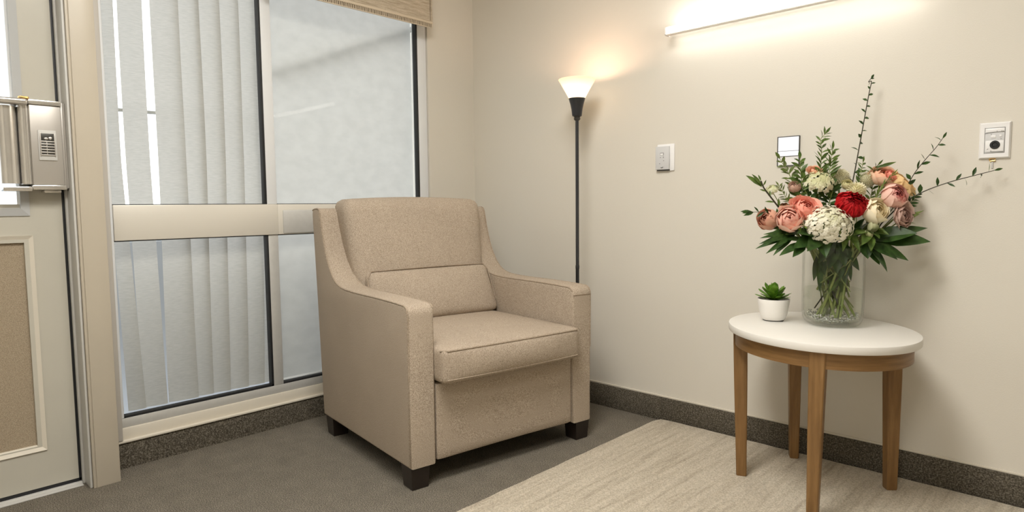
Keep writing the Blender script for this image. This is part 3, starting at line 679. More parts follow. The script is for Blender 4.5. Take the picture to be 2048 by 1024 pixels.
for a, c in (((-0.043, -0.008, 0.055), (0.043, 0, 0.058)), ((-0.043, -0.008, -0.058), (0.043, 0, -0.055)), ((-0.043, -0.008, -0.055), (-0.040, 0, 0.055)), ((0.040, -0.008, -0.055), (0.043, 0, 0.055))): b.box(a, c)
b.box((-0.040, -0.0075, 0.0), (0.040, -0.003, 0.0015)); b.box((-0.040, -0.0075, -0.020), (0.040, -0.003, -0.0185)); b.build('frame', M['darkmetal'], gp, smooth=False)
b = MB(); b.box((-0.040, -0.005, 0.0015), (0.040, -0.0005, 0.055)); b.build('glare_plate', M['panelglare'], gp, smooth=False)  # emission stands in for wall light blown out on the plate
b = MB(); b.box((-0.040, -0.005, -0.0185), (0.040, -0.0005, 0.0)); b.build('lower_glare_plate', M['panelglare'], gp, smooth=False)
b = MB(); b.box((-0.040, -0.005, -0.055), (0.040, -0.0005, -0.020)); b.build('plate', M['plastic'], gp, smooth=False)
so = plate_root('wall_socket', -0.327, 1.196, 'white wall socket with a round black inlet, right of the bouquet', 'socket')
b = MB(); a1, a2 = 0.0415, 0.058; i1, i2 = 0.027, 0.041
ob = [(-a1, -a2), (a1, -a2), (a1, a2), (-a1, a2)]; ib = [(-i1, -i2), (i1, -i2), (i1, i2), (-i1, i2)]; mb_ = [(x * 0.90, z * 0.93) for x, z in ob]
vs = [(x, 0, z) for x, z in ob] + [(x, -0.004, z) for x, z in ob] + [(x, -0.011, z) for x, z in mb_] + [(x, -0.0105, z) for x, z in ib] + [(x, -0.007, z) for x, z in ib]
b.add(vs, [(k * 4 + i, k * 4 + (i + 1) % 4, k * 4 + 4 + (i + 1) % 4, k * 4 + 4 + i) for k in range(4) for i in range(4)] + [(3, 2, 1, 0)]); b.build('surround', M['plastic'], so, smooth=False)
b = MB(); b.bbox((-0.0262, -0.012, -0.0402), (0.0262, -0.0055, 0.0402), 0.002); ins = b.build('insert', M['plasticgrey'], so)
b = MB(); b.bbox((-0.024, -0.0135, -0.036), (0.024, -0.0115, 0.000), 0.002); b.build('flap', M['plastic'], ins); b = MB(); b.bbox((-0.0255, -0.0135, 0.026), (0.0255, -0.0115, 0.039), 0.002); b.build('hinged_lid', M['plastic'], ins)
b = MB(); n = 24
b.lathe([(0.0, 0.0), (0.0135, 0.0), (0.0135, 0.002), (0.012, 0.0035), (0.0075, 0.0035), (0.006, 0.001), (0.0, 0.001)], n); b.v = [(x + 0.0015, -0.0135 - z, y - 0.0145) for x, y, z in b.v]; b.build('inlet', M['black'], ins)
b = MB(); b.bbox((-0.010, -0.0135, 0.008), (0.003, -0.0119, 0.017), 0.0008); b.bbox((0.012, -0.0135, 0.010), (0.018, -0.0119, 0.017), 0.0008); b.build('indicator', M['plastic'], ins)
b = MB(); b.tube([(-0.026, -0.0137, 0.0225), (-0.016, -0.0137, 0.025), (0.0, -0.0137, 0.0265), (0.025, -0.0137, 0.0265)], 0.0005, 5); b.build('hinge_line', M['darkmetal'], ins); b = MB()
for x, z in ((-0.009, 0.020), (0.006, 0.029), (0.018, 0.029), (0.022, 0.028), (0.017, 0.004)):
    b = MB(); b.ico((x, -0.0137, z), (0.0014, 0.0006, 0.0009)); b.build('speck', M['darkmetal'], ins)
b = MB()
b.tube([(-0.019, -0.0137, -0.029), (-0.0155, -0.0137, -0.026)], 0.0007, 5); b.build('marks', M['darkmetal'], ins); b = MB(); b.tube([(-0.009, -0.0137, -0.036), (-0.008, -0.0137, -0.031)], 0.0005, 5); b.tube([(-0.008, -0.0137, -0.036), (0.024, -0.0137, -0.0375)], 0.0005, 5); b.build('seam_line', M['darkmetal'], ins)
kt = tag(empty('key_tag', (-0.331, YR - 0.0002, 1.131)), 'tiny brass clip with grey tag hanging under the white wall socket', 'key tag')
b = MB(); b.tube([(-0.009, -0.0035, 0.006), (0.0, -0.004, 0.009), (0.008, -0.0035, 0.0075)], 0.0026, 8); b.tube([(-0.006, -0.0035, -0.001), (0.008, -0.0035, 0.001)], 0.0024, 8); b.tube([(-0.009, -0.0035, 0.006), (-0.006, -0.0035, -0.001)], 0.0016, 6); b.build('clip', M['brass'], kt)
b = MB(); b.bbox((-0.003, -0.003, -0.024), (0.002, -0.0005, 0.0), 0.0006); b.build('tag', M['jamb'], kt)

# ------------------------------------------------------------------ side table
TC = Vector((-0.755, 2.312)); TZ = 0.577; EU = Vector((-0.794, 0.608)); EV = Vector((0.608, 0.794)); EA, EB = 0.327, 0.283
tbl = tag(empty('side_table', (TC.x, TC.y, 0.0105)), 'oval white topped side table with tapered wooden legs, by the wall', 'side table')
def ell(a, k=1.0): p = EU * (EA * k * cos(a)) + EV * (EB * k * sin(a)); return p
def off(a, d):
    p = ell(a); nn = (EU * (cos(a) / EA) + EV * (sin(a) / EB)).normalized(); return p + nn * d
b = MB(); n = 96; zz = -0.0105
rings = [(-0.004, TZ - 0.0255), (-0.0015, TZ - 0.0250), (0, TZ - 0.0225), (0, TZ - 0.003), (-0.0009, TZ - 0.0009), (-0.003, TZ)]
b.add([(*off(2 * pi * j / n, d), z + zz) for d, z in rings for j in range(n)], [(i * n + j, i * n + (j + 1) % n, (i + 1) * n + (j + 1) % n, (i + 1) * n + j) for i in range(len(rings) - 1) for j in range(n)] + [tuple(range(n - 1, -1, -1)), tuple((len(rings) - 1) * n + j for j in range(n))])
b.build('tabletop', M['white'], tbl)
b = MB(); rr = [(-0.022, TZ - 0.0262), (-0.022, TZ - 0.078), (-0.042, TZ - 0.078), (-0.042, TZ - 0.0262)]
b.add([(*off(2 * pi * j / n, d), z + zz) for d, z in rr for j in range(n)], [(i * n + j, i * n + (j + 1) % n, ((i + 1) % 4) * n + (j + 1) % n, ((i + 1) % 4) * n + j) for i in range(4) for j in range(n)])
b.build('apron', M['woodring'], tbl)
feet = [(-0.989, 2.243), (-0.910, 2.538), (-0.560, 2.472), (-0.678, 2.062)]
for fx, fy in feet:
    d = Vector((fx, fy)) - TC; a = atan2(d.dot(EV) / EB, d.dot(EU) / EA)
    nn = (EU * (cos(a) / EA) + EV * (sin(a) / EB)).normalized(); tt = Vector((-nn.y, nn.x))
    topc = off(a, -0.040); botc = d
    b = MB(); vs = []
    for k, (z, ht, hn) in enumerate([(0.0003, 0.0150, 0.0165), (0.004, 0.0165, 0.018), (0.12, 0.0180, 0.0195), (0.36, 0.0215, 0.0230), (TZ - 0.078 + zz, 0.0235, 0.0240), (TZ - 0.0262 + zz, 0.0238, 0.0240)]):
        c = botc.lerp(topc, z / (TZ - 0.0262))
        r = 0.0035
        for sx_, sy_ in ((-1, -1), (1, -1), (1, 1), (-1, 1)):
            for cx_, cy_ in (((ht - r) * sx_, hn * sy_), (ht * sx_, (hn - r) * sy_)) if sx_ * sy_ < 0 else ((ht * sx_, (hn - r) * sy_), ((ht - r) * sx_, hn * sy_)):
                p = c + tt * cx_ + nn * cy_; vs.append((p.x, p.y, z))
    b.add(vs, [(k * 8 + i, k * 8 + (i + 1) % 8, k * 8 + 8 + (i + 1) % 8, k * 8 + 8 + i) for k in range(5) for i in range(8)] + [tuple(range(7, -1, -1)), tuple(range(40, 48))])
    b.build('leg', M['wood'], tbl, ang=25)

# ------------------------------------------------------------------ succulent
pp = tag(empty('potted_succulent', (-0.922, 2.338, TZ + 0.0003)), 'small green succulent in a white ceramic pot on the oval table', 'potted plant')
b = MB(); b.lathe([(0.0, 0.0), (0.034, 0.0), (0.0355, 0.0022), (0.034, 0.003), (0.036, 0.004), (0.041, 0.010), (0.0465, 0.022), (0.0535, 0.062), (0.0555, 0.078), (0.0550, 0.0800), (0.0530, 0.0800), (0.0515, 0.074), (0.0500, 0.066)], 48); b.build('pot', M['ceramic'], pp)
b = MB(); b.lathe([(0.0, 0.0005), (0.0345, 0.0005), (0.0362, 0.0030), (0.0362, 0.0042), (0.0355, 0.0045)], 40); b.build('foot_ring', M['darkmetal'], pp)
b = MB(); b.lathe([(0.0, 0.072), (0.03, 0.0715), (0.051, 0.068)], 32); b.build('soil', M['soil'], pp)

def leaf(mb, base, d, nrm, L, W, curl=0.15, fold=0.18, nl=7, shape=0.45, wave=0.0, thick=0.0):
    """blade from base along d; nrm is the upper side; shape = where it is widest"""
    d = Vector(d).normalized(); nrm = Vector(nrm); nrm = (nrm - d * nrm.dot(d))
    if nrm.length < 1e-4: nrm = d.orthogonal()
    nrm.normalize(); sd = d.cross(nrm); base = Vector(base); vs = []
    for i in range(nl + 1):
        t = i / nl
        w = W * 0.5 * (max(0.0, t / shape) ** 0.7 if t < shape else max(0.0, 1 - ((t - shape) / (1 - shape)) ** 1.9))
        w = max(w, 0.0004); c = base + d * (L * t * (1 - 0.12 * curl * t)) - nrm * (curl * L * t * t) + sd * (wave * L * sin(t * 5) * 0.1)
        for j in (-1, -0.5, 0, 0.5, 1):
            vs.append(c + sd * (w * j) + nrm * (abs(j) * w * fold * 2 + thick * (1 - j * j) * (1 - t) * 1.0))
    mb.add(vs, [(i * 5 + j, i * 5 + j + 1, i * 5 + 6 + j, i * 5 + 5 + j) for i in range(nl) for j in range(4)])

def fat_leaf(mb, base, d, nrm, L, W, T, curl=0.2):
    d = Vector(d).normalized(); nrm = Vector(nrm); nrm = (nrm - d * nrm.dot(d)).normalized(); sd = d.cross(nrm); base = Vector(base)
    n, k = 8, 8; vs = []
    for i in range(n + 1):
        t = i / n; w = W * 0.5 * (sin(pi * min(1, t * 0.94 + 0.04)) ** 0.6) * (0.45 + 0.75 * t); th = T * 0.5 * (1 - 0.7 * t)
        if i == n: w *= 0.15; th *= 0.3
        c = base + d * (L * t) + nrm * (curl * L * t * t)
        for j in range(k):
            a = 2 * pi * j / k; vs.append(c + sd * (w * cos(a)) + nrm * (th * sin(a)))
    mb.add(vs, [(i * k + j, i * k + (j + 1) % k, (i + 1) * k + (j + 1) % k, (i + 1) * k + j) for i in range(n) for j in range(k)] + [tuple(range(k)), tuple(n * k + j for j in range(k - 1, -1, -1))])

b = MB(); rs_ = random.Random(3)
for ring, (cnt, el, L, W) in enumerate([(8, 7, 0.062, 0.024), (7, 25, 0.056, 0.031), (6, 45, 0.054, 0.033), (5, 64, 0.050, 0.030), (3, 78, 0.044, 0.024)]):
    for i in range(cnt):
        a = 2 * pi * (i + ring * 0.43 + rs_.uniform(-.12, .12)) / cnt; e = math.radians(el + rs_.uniform(-11, 11))
        d = Vector((cos(a) * cos(e), sin(a) * cos(e), sin(e))); nr = Vector((-cos(a) * sin(e), -sin(a) * sin(e), cos(e)))
        fat_leaf(b, Vector((0, 0, 0.076 + ring * 0.003)) + d * 0.004, d, nr, L * rs_.uniform(.88, 1.1), W, 0.006, 0.12)
b.build('foliage', M['g_succ'], pp)

# ------------------------------------------------------------------ vase, water, gravel
VC = Vector((-0.737, 2.385)); VZ = TZ + 0.0004; VR = 0.0925; VH = 0.272
vase = tag(empty('glass_vase', (VC.x, VC.y, VZ), 0.72), 'clear glass vase holding the bouquet on the oval table', 'vase')
b = MB(); SQ = 2.7
b.lathe([(0.0, 0.0), (0.060, 0.0), (0.074, 0.003), (0.084, 0.012), (0.0895, 0.026), (0.0915, 0.045), (VR, 0.10), (VR, 0.262), (VR, VH), (VR - 0.002, VH + 0.0012), (VR - 0.004, VH), (VR - 0.004, 0.10), (0.0875, 0.047), (0.085, 0.030), (0.078, 0.018), (0.066, 0.0125), (0.0, 0.011)], 64, sq=SQ)
b.build('glass_body', M['vase'], vase)
b = MB(); b.lathe([(0.0, 0.0135), (0.064, 0.0145), (0.0765, 0.020), (0.0835, 0.032), (0.086, 0.050), (VR - 0.005, 0.10), (VR - 0.005, 0.128), (0.0, 0.128)], 48, sq=SQ)
wt = b.build('water', M['water'], None); wt.location = (VC.x, VC.y, VZ); wt.rotation_euler = (0, 0, 0.72)
tag(wt, 'clear water filling the lower half of the glass vase', 'water', kind='stuff')
b = MB(); rg = random.Random(11)
for i in range(640):
    a = rg.uniform(0, 2 * pi); r = 0.080 * sqrt(rg.random()); z = 0.0165 + rg.random() ** 1.6 * 0.016 + (0.004 + (r - 0.06) * 0.5 if r > 0.06 else 0)
    q = rg.uniform(0.0022, 0.0042); b.ico((r * cos(a), r * sin(a), z), (q, q * rg.uniform(.6, 1), q * .8), 1)
gv = b.build('glass_gravel', M['bead'], None, smooth=False); gv.location = (VC.x, VC.y, VZ)
tag(gv, 'glittering glass gravel covering the bottom of the clear vase', 'glass gravel', kind='stuff')

# ------------------------------------------------------------------ bouquet
rb_ = random.Random(21)
V3 = Vector((VC.x, VC.y, 0))
CAMD = Vector((0.688, -0.721, 0.0)).normalized()      # the side of the bouquet that faces into the room
def stem_path(h, via=None, zend=0.60, rend=None, mouth=0.072, jit=True):
    """from the vase bottom, through its mouth, to the point h"""
    h = Vector(h); d = Vector((h.x - VC.x, h.y - VC.y)); L = max(d.length, 1e-4); d = d / L
    a = atan2(d.y, d.x) + (rb_.uniform(-0.35, 0.35) if jit else 0)
    mouth *= rb_.uniform(0.70, 1.10); m = Vector((VC.x + mouth * min(1, L / 0.06) * cos(a), VC.y + mouth * min(1, L / 0.06) * sin(a), VZ + 0.245))
    a2 = a + pi + rb_.uniform(-1.7, 1.7); rend = rb_.uniform(0.020, 0.074) if rend is None else rend
    if zend > 0.61: zend += rb_.uniform(-0.01, 0.09)
    e = Vector((VC.x + rend * cos(a2), VC.y + rend * sin(a2), max(zend, VZ + 0.03)))
    return [e, m] + ([Vector(v) for v in via] if via else []) + [h]

def shell_petal(mb, az, span, R, lat0, lat1, curl, rnd, frill=0.0, nu=8, nv=7, sq=1.0, twist=0.12):
    """one petal of a cupped flower: a patch of a ball of radius R about +z, rounded top edge, lip curled out"""
    vs = []; ph = rnd.uniform(0, 6)
    for i in range(nv + 1):
        t = i / nv
        for j in range(nu + 1):
            u = -1 + 2 * j / nu
            edge = 1 - 0.30 * abs(u) ** 2.4
            tt = t * edge
            lat = lat0 + (lat1 - lat0) * tt
            wd = span * 0.5 * (0.45 + 0.55 * sin(min(1.0, t * 1.15) * pi / 2))
            a = az + wd * u
            r = R * (1 + twist * u * 0.5) + curl * R * max(0, t - 0.6) ** 2 * 5.0
            r += frill * R * t * (sin(u * 9 + ph) * 0.6 + sin(u * 17 + ph * 2) * 0.4) * 0.5
            r *= 1 + 0.02 * sin(5 * u + ph + 3 * t)
            x = r * cos(lat) * cos(a); y = r * cos(lat) * sin(a); z = R * sq * sin(lat) + frill * R * t * sin(u * 11 + ph) * 0.10
            vs.append((x, y, z))
    k = nu + 1
    mb.add(vs, [(i * k + j, i * k + j + 1, (i + 1) * k + j + 1, (i + 1) * k + j) for i in range(nv) for j in range(nu)])

def rose_head(R, seed, layers=6, openn=0.25, sq=0.9, frill=0.0):
    rnd = random.Random(seed); mb = MB()
    for l in range(layers):
        f = (l + 1) / layers; r = R * (0.22 + 0.78 * f); cnt = 3 + (l + 1) // 2 + (1 if l > 2 else 0)
        top = math.radians(82 - 38 * f ** 1.3 - openn * 40 * f)
        for i in range(cnt):
            az = 2 * pi * (i + 0.37 * l + rnd.uniform(-.1, .1)) / cnt
            shell_petal(mb, az, 2 * pi / cnt * rnd.uniform(1.35, 1.7), r * rnd.uniform(.96, 1.03), math.radians(-75), top + rnd.uniform(-.08, .08), openn * f * rnd.uniform(.6, 1.3), rnd, frill, sq=sq)
    return mb

def carnation_head(R, seed):
    rnd = random.Random(seed); mb = MB()
    for l in range(9):
        f = (l + 1) / 9; cnt = 4 + l
        for i in range(cnt):
            az = 2 * pi * (i + 0.41 * l) / cnt + rnd.uniform(-.2, .2)
            shell_petal(mb, az, 2 * pi / cnt * 1.9, R * (0.34 + 0.66 * f) * rnd.uniform(.92, 1.05), math.radians(-60), math.radians(86 - 40 * f + rnd.uniform(-9, 9)), 0.06 * f, rnd, 0.20, nu=18, nv=9, sq=0.86)
    return mb

def mum_head(R, seed, cnt=150, L=0.4, sq=0.85, W=0.22):
    rnd = random.Random(seed); mb = MB(); g = pi * (3 - sqrt(5))
    mb.ico((0, 0, 0), (R * .72, R * .72, R * .72 * sq), 2)
    for i in range(cnt):
        z = 1 - 1.62 * (i + .5) / cnt; rr = sqrt(max(0, 1 - z * z)); a = g * i
        n = Vector((rr * cos(a), rr * sin(a), z)); up = Vector((0, 0, 1)); d = (n * 0.85 + up * 0.5).normalized()
        p = Vector((n.x, n.y, n.z * sq)) * R * 0.62
        leaf(mb, p, d, -n if rnd.random() < 0 else (up * .3 + n), R * L * rnd.uniform(.9, 1.15), R * W, -0.25, 0.25, 3, 0.6)
    return mb

def cluster_head(R, seed, cnt=150, sq=0.72, fl=0.0075, low=-0.35):
    """rounded head of many small four-petalled florets"""
    rnd = random.Random(seed); mb = MB(); g = pi * (3 - sqrt(5))
    for i in range(cnt):
        z = 1 - (1 - low) * (i + .5) / cnt; rr = sqrt(max(0, 1 - z * z)); a = g * i + rnd.uniform(-.1, .1)
        n = Vector((rr * cos(a), rr * sin(a), z)); lift = 1 + rnd.uniform(-.13, .07)
        c = Vector((n.x, n.y, n.z * sq)) * R * lift; nn = (n + Vector((rnd.uniform(-.35, .35), rnd.uniform(-.35, .35), rnd.uniform(-.2, .3)))).normalized()
        e1 = nn.orthogonal().normalized(); e2 = nn.cross(e1); ph = rnd.uniform(0, pi); q = 4 if rnd.random() < .6 else 5
        for k in range(q):
            b_ = ph + 2 * pi * k / q; d = e1 * cos(b_) + e2 * sin(b_)
            leaf(mb, c + nn * 0.001, d + nn * 0.35, nn, fl * rnd.uniform(.85, 1.15), fl * 1.15, 0.35, -0.15, 4, 0.62)
    return mb

def flower(name, label, cat, h, face, head, mat, R, group=None, sr=0.0038, via=None, zend=0.60, green='g_mid', calyx=True, leaves=0, squash=None, mouth=0.072):
    """a cut flower: head turned towards face, stem down into the vase, green calyx"""
    h = Vector(h); face = Vector(face).normalized()
    neck = h - face * R * 0.75
    p = stem_path(neck, via, zend, mouth=mouth); root = empty(name, p[0]); tag(root, label, cat, group or 'flowers of the bouquet')
    q = face.to_track_quat('Z', 'Y').to_matrix().to_4x4()
    o = head.build('flower_head', mat, root, ang=80); o.location = h - p[0]
    o.rotation_euler = q.to_euler()
    if squash: o.scale = squash
    pts = spline([p[0], p[1], (p[1] + neck) / 2 - Vector((0, 0, 0.004)) + (p[1] - p[0]) * 0.04, neck + (h - neck) * 0.25] if not via else p, 7)
    b = MB(); b.tube(pts, [sr * (1.12 - 0.3 * i / (len(pts) - 1)) for i in range(len(pts))], 8); b.shift(p[0]); b.build('stem', M['stem'], root)
    if calyx:
        b = MB(); e1 = face.orthogonal().normalized(); e2 = face.cross(e1)
        for k in range(5):
            a = 2 * pi * k / 5; d = e1 * cos(a) + e2 * sin(a)
            leaf(b, neck - face * 0.003, d + face * 0.45, face, R * 0.95, R * 0.42, -0.25, 0.1, 5, 0.4)
        b.shift(p[0]); b.build('calyx', M[green], root)
    if leaves:
        b = MB()
        for k in range(leaves):
            i = int(len(pts) * (0.55 + 0.3 * k / max(1, leaves))); c = pts[i]; a = rb_.uniform(0, 2 * pi)
            d = Vector((cos(a), sin(a), 0.25)) + CAMD * 0.5
            leaf(b, c, d, (0, 0, 1), rb_.uniform(.035, .055), rb_.uniform(.014, .02), 0.3, 0.15)
        b.shift(p[0]); b.build('leaves', M[green], root)
    return root

UP = Vector((0, 0, 1)); RGT = Vector((0.724, 0.690, 0.0))
def fc(r, u, c): return RGT * r + UP * u + CAMD * c

flower('ranunculus', 'coral ranunculus facing the room, just above the pale coral one', 'flower', (-0.7902, 2.2592, 0.9826), fc(0.05, 0.65, 0.75), rose_head(0.042, 1, 7, 0.40, 0.80, 0.12), M['coral'], 0.042)
flower('ranunculus', 'pale coral rounded ranunculus at the left of the white hydrangea', 'flower', (-0.8257, 2.2148, 0.9481), fc(-0.35, 0.35, 0.85), rose_head(0.043, 2, 6, 0.22, 0.92, 0.06), M['palecoral'], 0.043)
flower('ranunculus', 'dusty coral half closed ranunculus at the far left edge of the bouquet', 'flower', (-0.9061, 2.2348, 0.9455), fc(-0.75, 0.35, 0.45), rose_head(0.036, 3, 5, 0.08, 1.1), M['dustycoral'], 0.036)
flower('hydrangea', 'large white hydrangea head of tiny florets, front of the bouquet', 'flower', (-0.7246, 2.2815, 0.929), fc(0.05, 0.55, 0.80), cluster_head(0.078, 4, 300, 0.66, 0.0082), M['white_p'], 0.070, sr=0.0048, squash=(1.0, 0.82, 1.0))
flower('carnation', 'deep red carnation above the white hydrangea', 'flower', (-0.6742, 2.3502, 0.9927), fc(0.0, 0.55, 0.85), carnation_head(0.051, 5), M['red'], 0.046, squash=(1.05, 0.86, 0.9))
flower('rose', 'cream rose right beside the deep red carnation', 'flower', (-0.6124, 2.3931, 0.972), fc(0.22, 0.35, 0.90), rose_head(0.041, 6, 5, 0.16, 1.0), M['cream_p'], 0.041, green='g_light')
flower('chrysanthemum', 'ivory button chrysanthemum directly above the red carnation', 'flower', (-0.6796, 2.4195, 1.0417), fc(0.0, 0.9, 0.5), mum_head(0.030, 7, 130, 0.45, 0.8), M['mum'], 0.028)
flower('rose', 'peach rose at the top right of the bouquet', 'flower', (-0.6247, 2.5188, 1.0914), fc(-0.1, 0.75, 0.55), rose_head(0.040, 8, 6, 0.25, 0.8, 0.05), M['peach'], 0.040)
flower('rose', 'small orange peach rose tucked between the peach and apricot blooms', 'flower', (-0.5929, 2.5074, 1.0898), fc(0.25, 0.75, 0.55), rose_head(0.022, 18, 4, 0.35, 0.85, 0.1), M['coral'], 0.022)
flower('rose', 'apricot rose half hidden behind the pink ranunculus', 'flower', (-0.5668, 2.529, 1.0588), fc(0.55, 0.60, 0.45), rose_head(0.040, 9, 6, 0.3, 0.85, 0.15), M['apricot'], 0.040)
flower('ranunculus', 'round pink ranunculus with deep pink heart, right side of the bouquet', 'flower', (-0.569, 2.4397, 1.0211), fc(0.18, 0.35, 0.92), rose_head(0.040, 10, 8, 0.06, 0.95), M['pink'], 0.041)
flower('rose', 'dusty mauve open rose under the round pink ranunculus', 'flower', (-0.5443, 2.4495, 0.9563), fc(0.35, 0.05, 0.90), rose_head(0.036, 11, 5, 0.40, 0.62, 0.14), M['mauve'], 0.036)
flower('chrysanthemum', 'pale fuzzy chrysanthemum at the middle back of the bouquet', 'flower', (-0.7453, 2.4589, 1.0893), fc(-0.05, 0.8, 0.55), mum_head(0.036, 12, 220, 0.34, 0.78, 0.14), M['mumgrey'], 0.032)
flower('chrysanthemum', 'small pale fuzzy chrysanthemum left of the peach rose', 'flower', (-0.6713, 2.5005, 1.0771), fc(0.1, 0.7, 0.6), mum_head(0.029, 13, 160, 0.36, 1.15, 0.16), M['mumgrey'], 0.026)
flower('ranunculus', 'small blush bloom half closed among leaves at the left back', 'flower', (-0.8485, 2.3154, 1.0569), fc(-0.35, 0.6, 0.6), rose_head(0.020, 14, 4, 0.1, 1.1), M['blush'], 0.02)
flower('rose', 'small peach bloom high among leaves behind the hydrangea', 'flower', (-0.8114, 2.3984, 1.1131), fc(-0.1, 0.8, 0.5), rose_head(0.022, 15, 4, 0.4, 0.8, 0.15), M['peach'], 0.022)
flower('white_lace_flower', 'loose white lacy flower head behind the coral ranunculus', 'flower', (-0.7923, 2.3844, 1.0702), fc(-0.1, 0.75, 0.6), cluster_head(0.052, 16, 60, 0.6, 0.010, 0.1), M['white_p'], 0.045, calyx=False)
flower('white_lace_flower', 'small greenish white lacy flower at the left edge among sprigs', 'flower', (-0.9074, 2.2721, 1.0475), fc(-0.3, 0.8, 0.4), cluster_head(0.022, 17, 26, 0.6, 0.006, 0.0), M['greenbud'], 0.02, calyx=False, sr=0.0016)
flower('lisianthus', 'pair of small closed white buds under the cream rose', 'flower', (-0.615, 2.3854, 0.9224), fc(0.1, 0.75, 0.5), rose_head(0.0165, 19, 3, 0.05, 1.5), M['greenbud'], 0.018, sr=0.0022)
flower('lisianthus', 'lower greenish white bud under the cream rose', 'flower', (-0.6258, 2.3723, 0.8961), fc(-0.1, 0.75, 0.5), rose_head(0.014, 20, 3, 0.05, 1.4), M['greenbud'], 0.015, sr=0.002)
flower('lisianthus', 'small cream bud between the fuzzy and button chrysanthemums', 'flower', (-0.7104, 2.4201, 1.0631), fc(-0.2, 0.7, 0.6), rose_head(0.018, 22, 4, 0.2, 1.0), M['mum'], 0.018, sr=0.002)
flower('ranunculus', 'brown closed bud between the two leftmost coral ranunculus', 'flower', (-0.859, 2.2566, 0.9881), fc(-0.3, 0.8, 0.4), rose_head(0.014, 23, 3, 0.05, 1.3), M['bud'], 0.014, sr=0.002)

def branch(name, label, cat, pts, leaves, mat='g_mid', sr=0.0018, stemmat='stem', zend=0.62, in_vase=True, tipr=0.4, group=None, mouth=0.074, extra=()):
    """a cut foliage branch; leaves = (start, spacing, length, width, angle, seed, both)"""
    P = [Vector(p) for p in pts]
    full = (stem_path(P[0], None, zend, mouth=mouth)[:2] if in_vase else []) + P
    path = spline(full, 8); n0 = 16 if in_vase else 0
    root = empty(name, path[0]); tag(root, label, cat, group or 'foliage branches of the bouquet')
    b = MB(); k = len(path); b.tube(path, [sr * (1.15 - (1 - tipr) * i / (k - 1)) for i in range(k)], 7); b.shift(path[0]); b.build('stem', M[stemmat], root)
    start, step, L, W, ang, seed, both = leaves; rnd = random.Random(seed); b = MB()
    acc = 0.0; side = 1; seglen = 0.0; total = sum((path[i + 1] - path[i]).length for i in range(n0, k - 1)); run = 0.0
    for i in range(n0, k - 1):
        d = path[i + 1] - path[i]; run += d.length; acc += d.length
        if run < start * total: continue
        if acc >= step:
            acc = 0.0; t = d.normalized(); f = run / total; sc_ = 1 - 0.45 * f
            for s in ((1, -1) if both else (side,)):
                sd = t.cross(CAMD + Vector((rnd.uniform(-.5, .5), rnd.uniform(-.5, .5), rnd.uniform(-.5, .5)))).normalized() * s
                a = math.radians(ang + rnd.uniform(-18, 18)); dd = t * cos(a) + sd * sin(a) + CAMD * rnd.uniform(-.35, .45)
                nn = CAMD * rnd.uniform(.3, 1) + UP * rnd.uniform(.2, 1) + RGT * rnd.uniform(-.5, .5)
                l = L * sc_ * rnd.uniform(.75, 1.2); st = dd.normalized() * l * 0.12
                leaf(b, path[i] + st * 0, dd, nn, l, W * sc_ * rnd.uniform(.8, 1.15), rnd.uniform(-.1, .3), rnd.uniform(.05, .25))
            side = -side
    for e0, e1, ew in extra:
        e0, e1 = Vector(e0), Vector(e1); leaf(b, e0, e1 - e0, CAMD * 0.8 + UP * 0.3 + RGT * 0.4, (e1 - e0).length, ew, 0.1, 0.12, 9)
    t = (path[-1] - path[-2]).normalized(); leaf(b, path[-1], t, CAMD + UP * .3, L * 0.6, W * 0.55, 0.1, 0.1)
    b.shift(path[0]); b.build('leaves', M[mat], root)
    return root

# long bare vines
branch('foliage_branch', 'tallest thin vine with tiny round leaves, rising above the bouquet', 'branch', [(-0.7162, 2.4783, 1.0099), (-0.7065, 2.5006, 1.1326), (-0.6981, 2.5188, 1.229), (-0.6906, 2.5352, 1.3167), (-0.6838, 2.5497, 1.392), (-0.6802, 2.5566, 1.4253), (-0.6863, 2.5436, 1.4227), (-0.679, 2.5449, 1.434)], (0.10, 0.016, 0.028, 0.0145, 62, 31, False), 'g_dark', 0.0021, 'stemdark')
branch('foliage_branch', 'long thin vine reaching right towards the wall socket', 'branch', [(-0.5904, 2.4819, 0.9573), (-0.5455, 2.4879, 1.0025), (-0.4941, 2.499, 1.0364), (-0.4284, 2.516, 1.0641), (-0.3728, 2.5433, 1.082), (-0.3203, 2.5673, 1.098)], (0.12, 0.020, 0.042, 0.0155, 55, 32, False), 'g_dark', 0.0021, 'stemdark')
branch('foliage_branch', 'thin vine slanting up to the right behind the apricot rose', 'branch', [(-0.5822, 2.5071, 0.991), (-0.5552, 2.5252, 1.0499), (-0.5305, 2.5264, 1.0995), (-0.5033, 2.5288, 1.1399), (-0.4753, 2.539, 1.1798), (-0.4589, 2.5438, 1.2083)], (0.15, 0.015, 0.040, 0.0145, 52, 33, False), 'g_dark', 0.0017, 'stemdark')
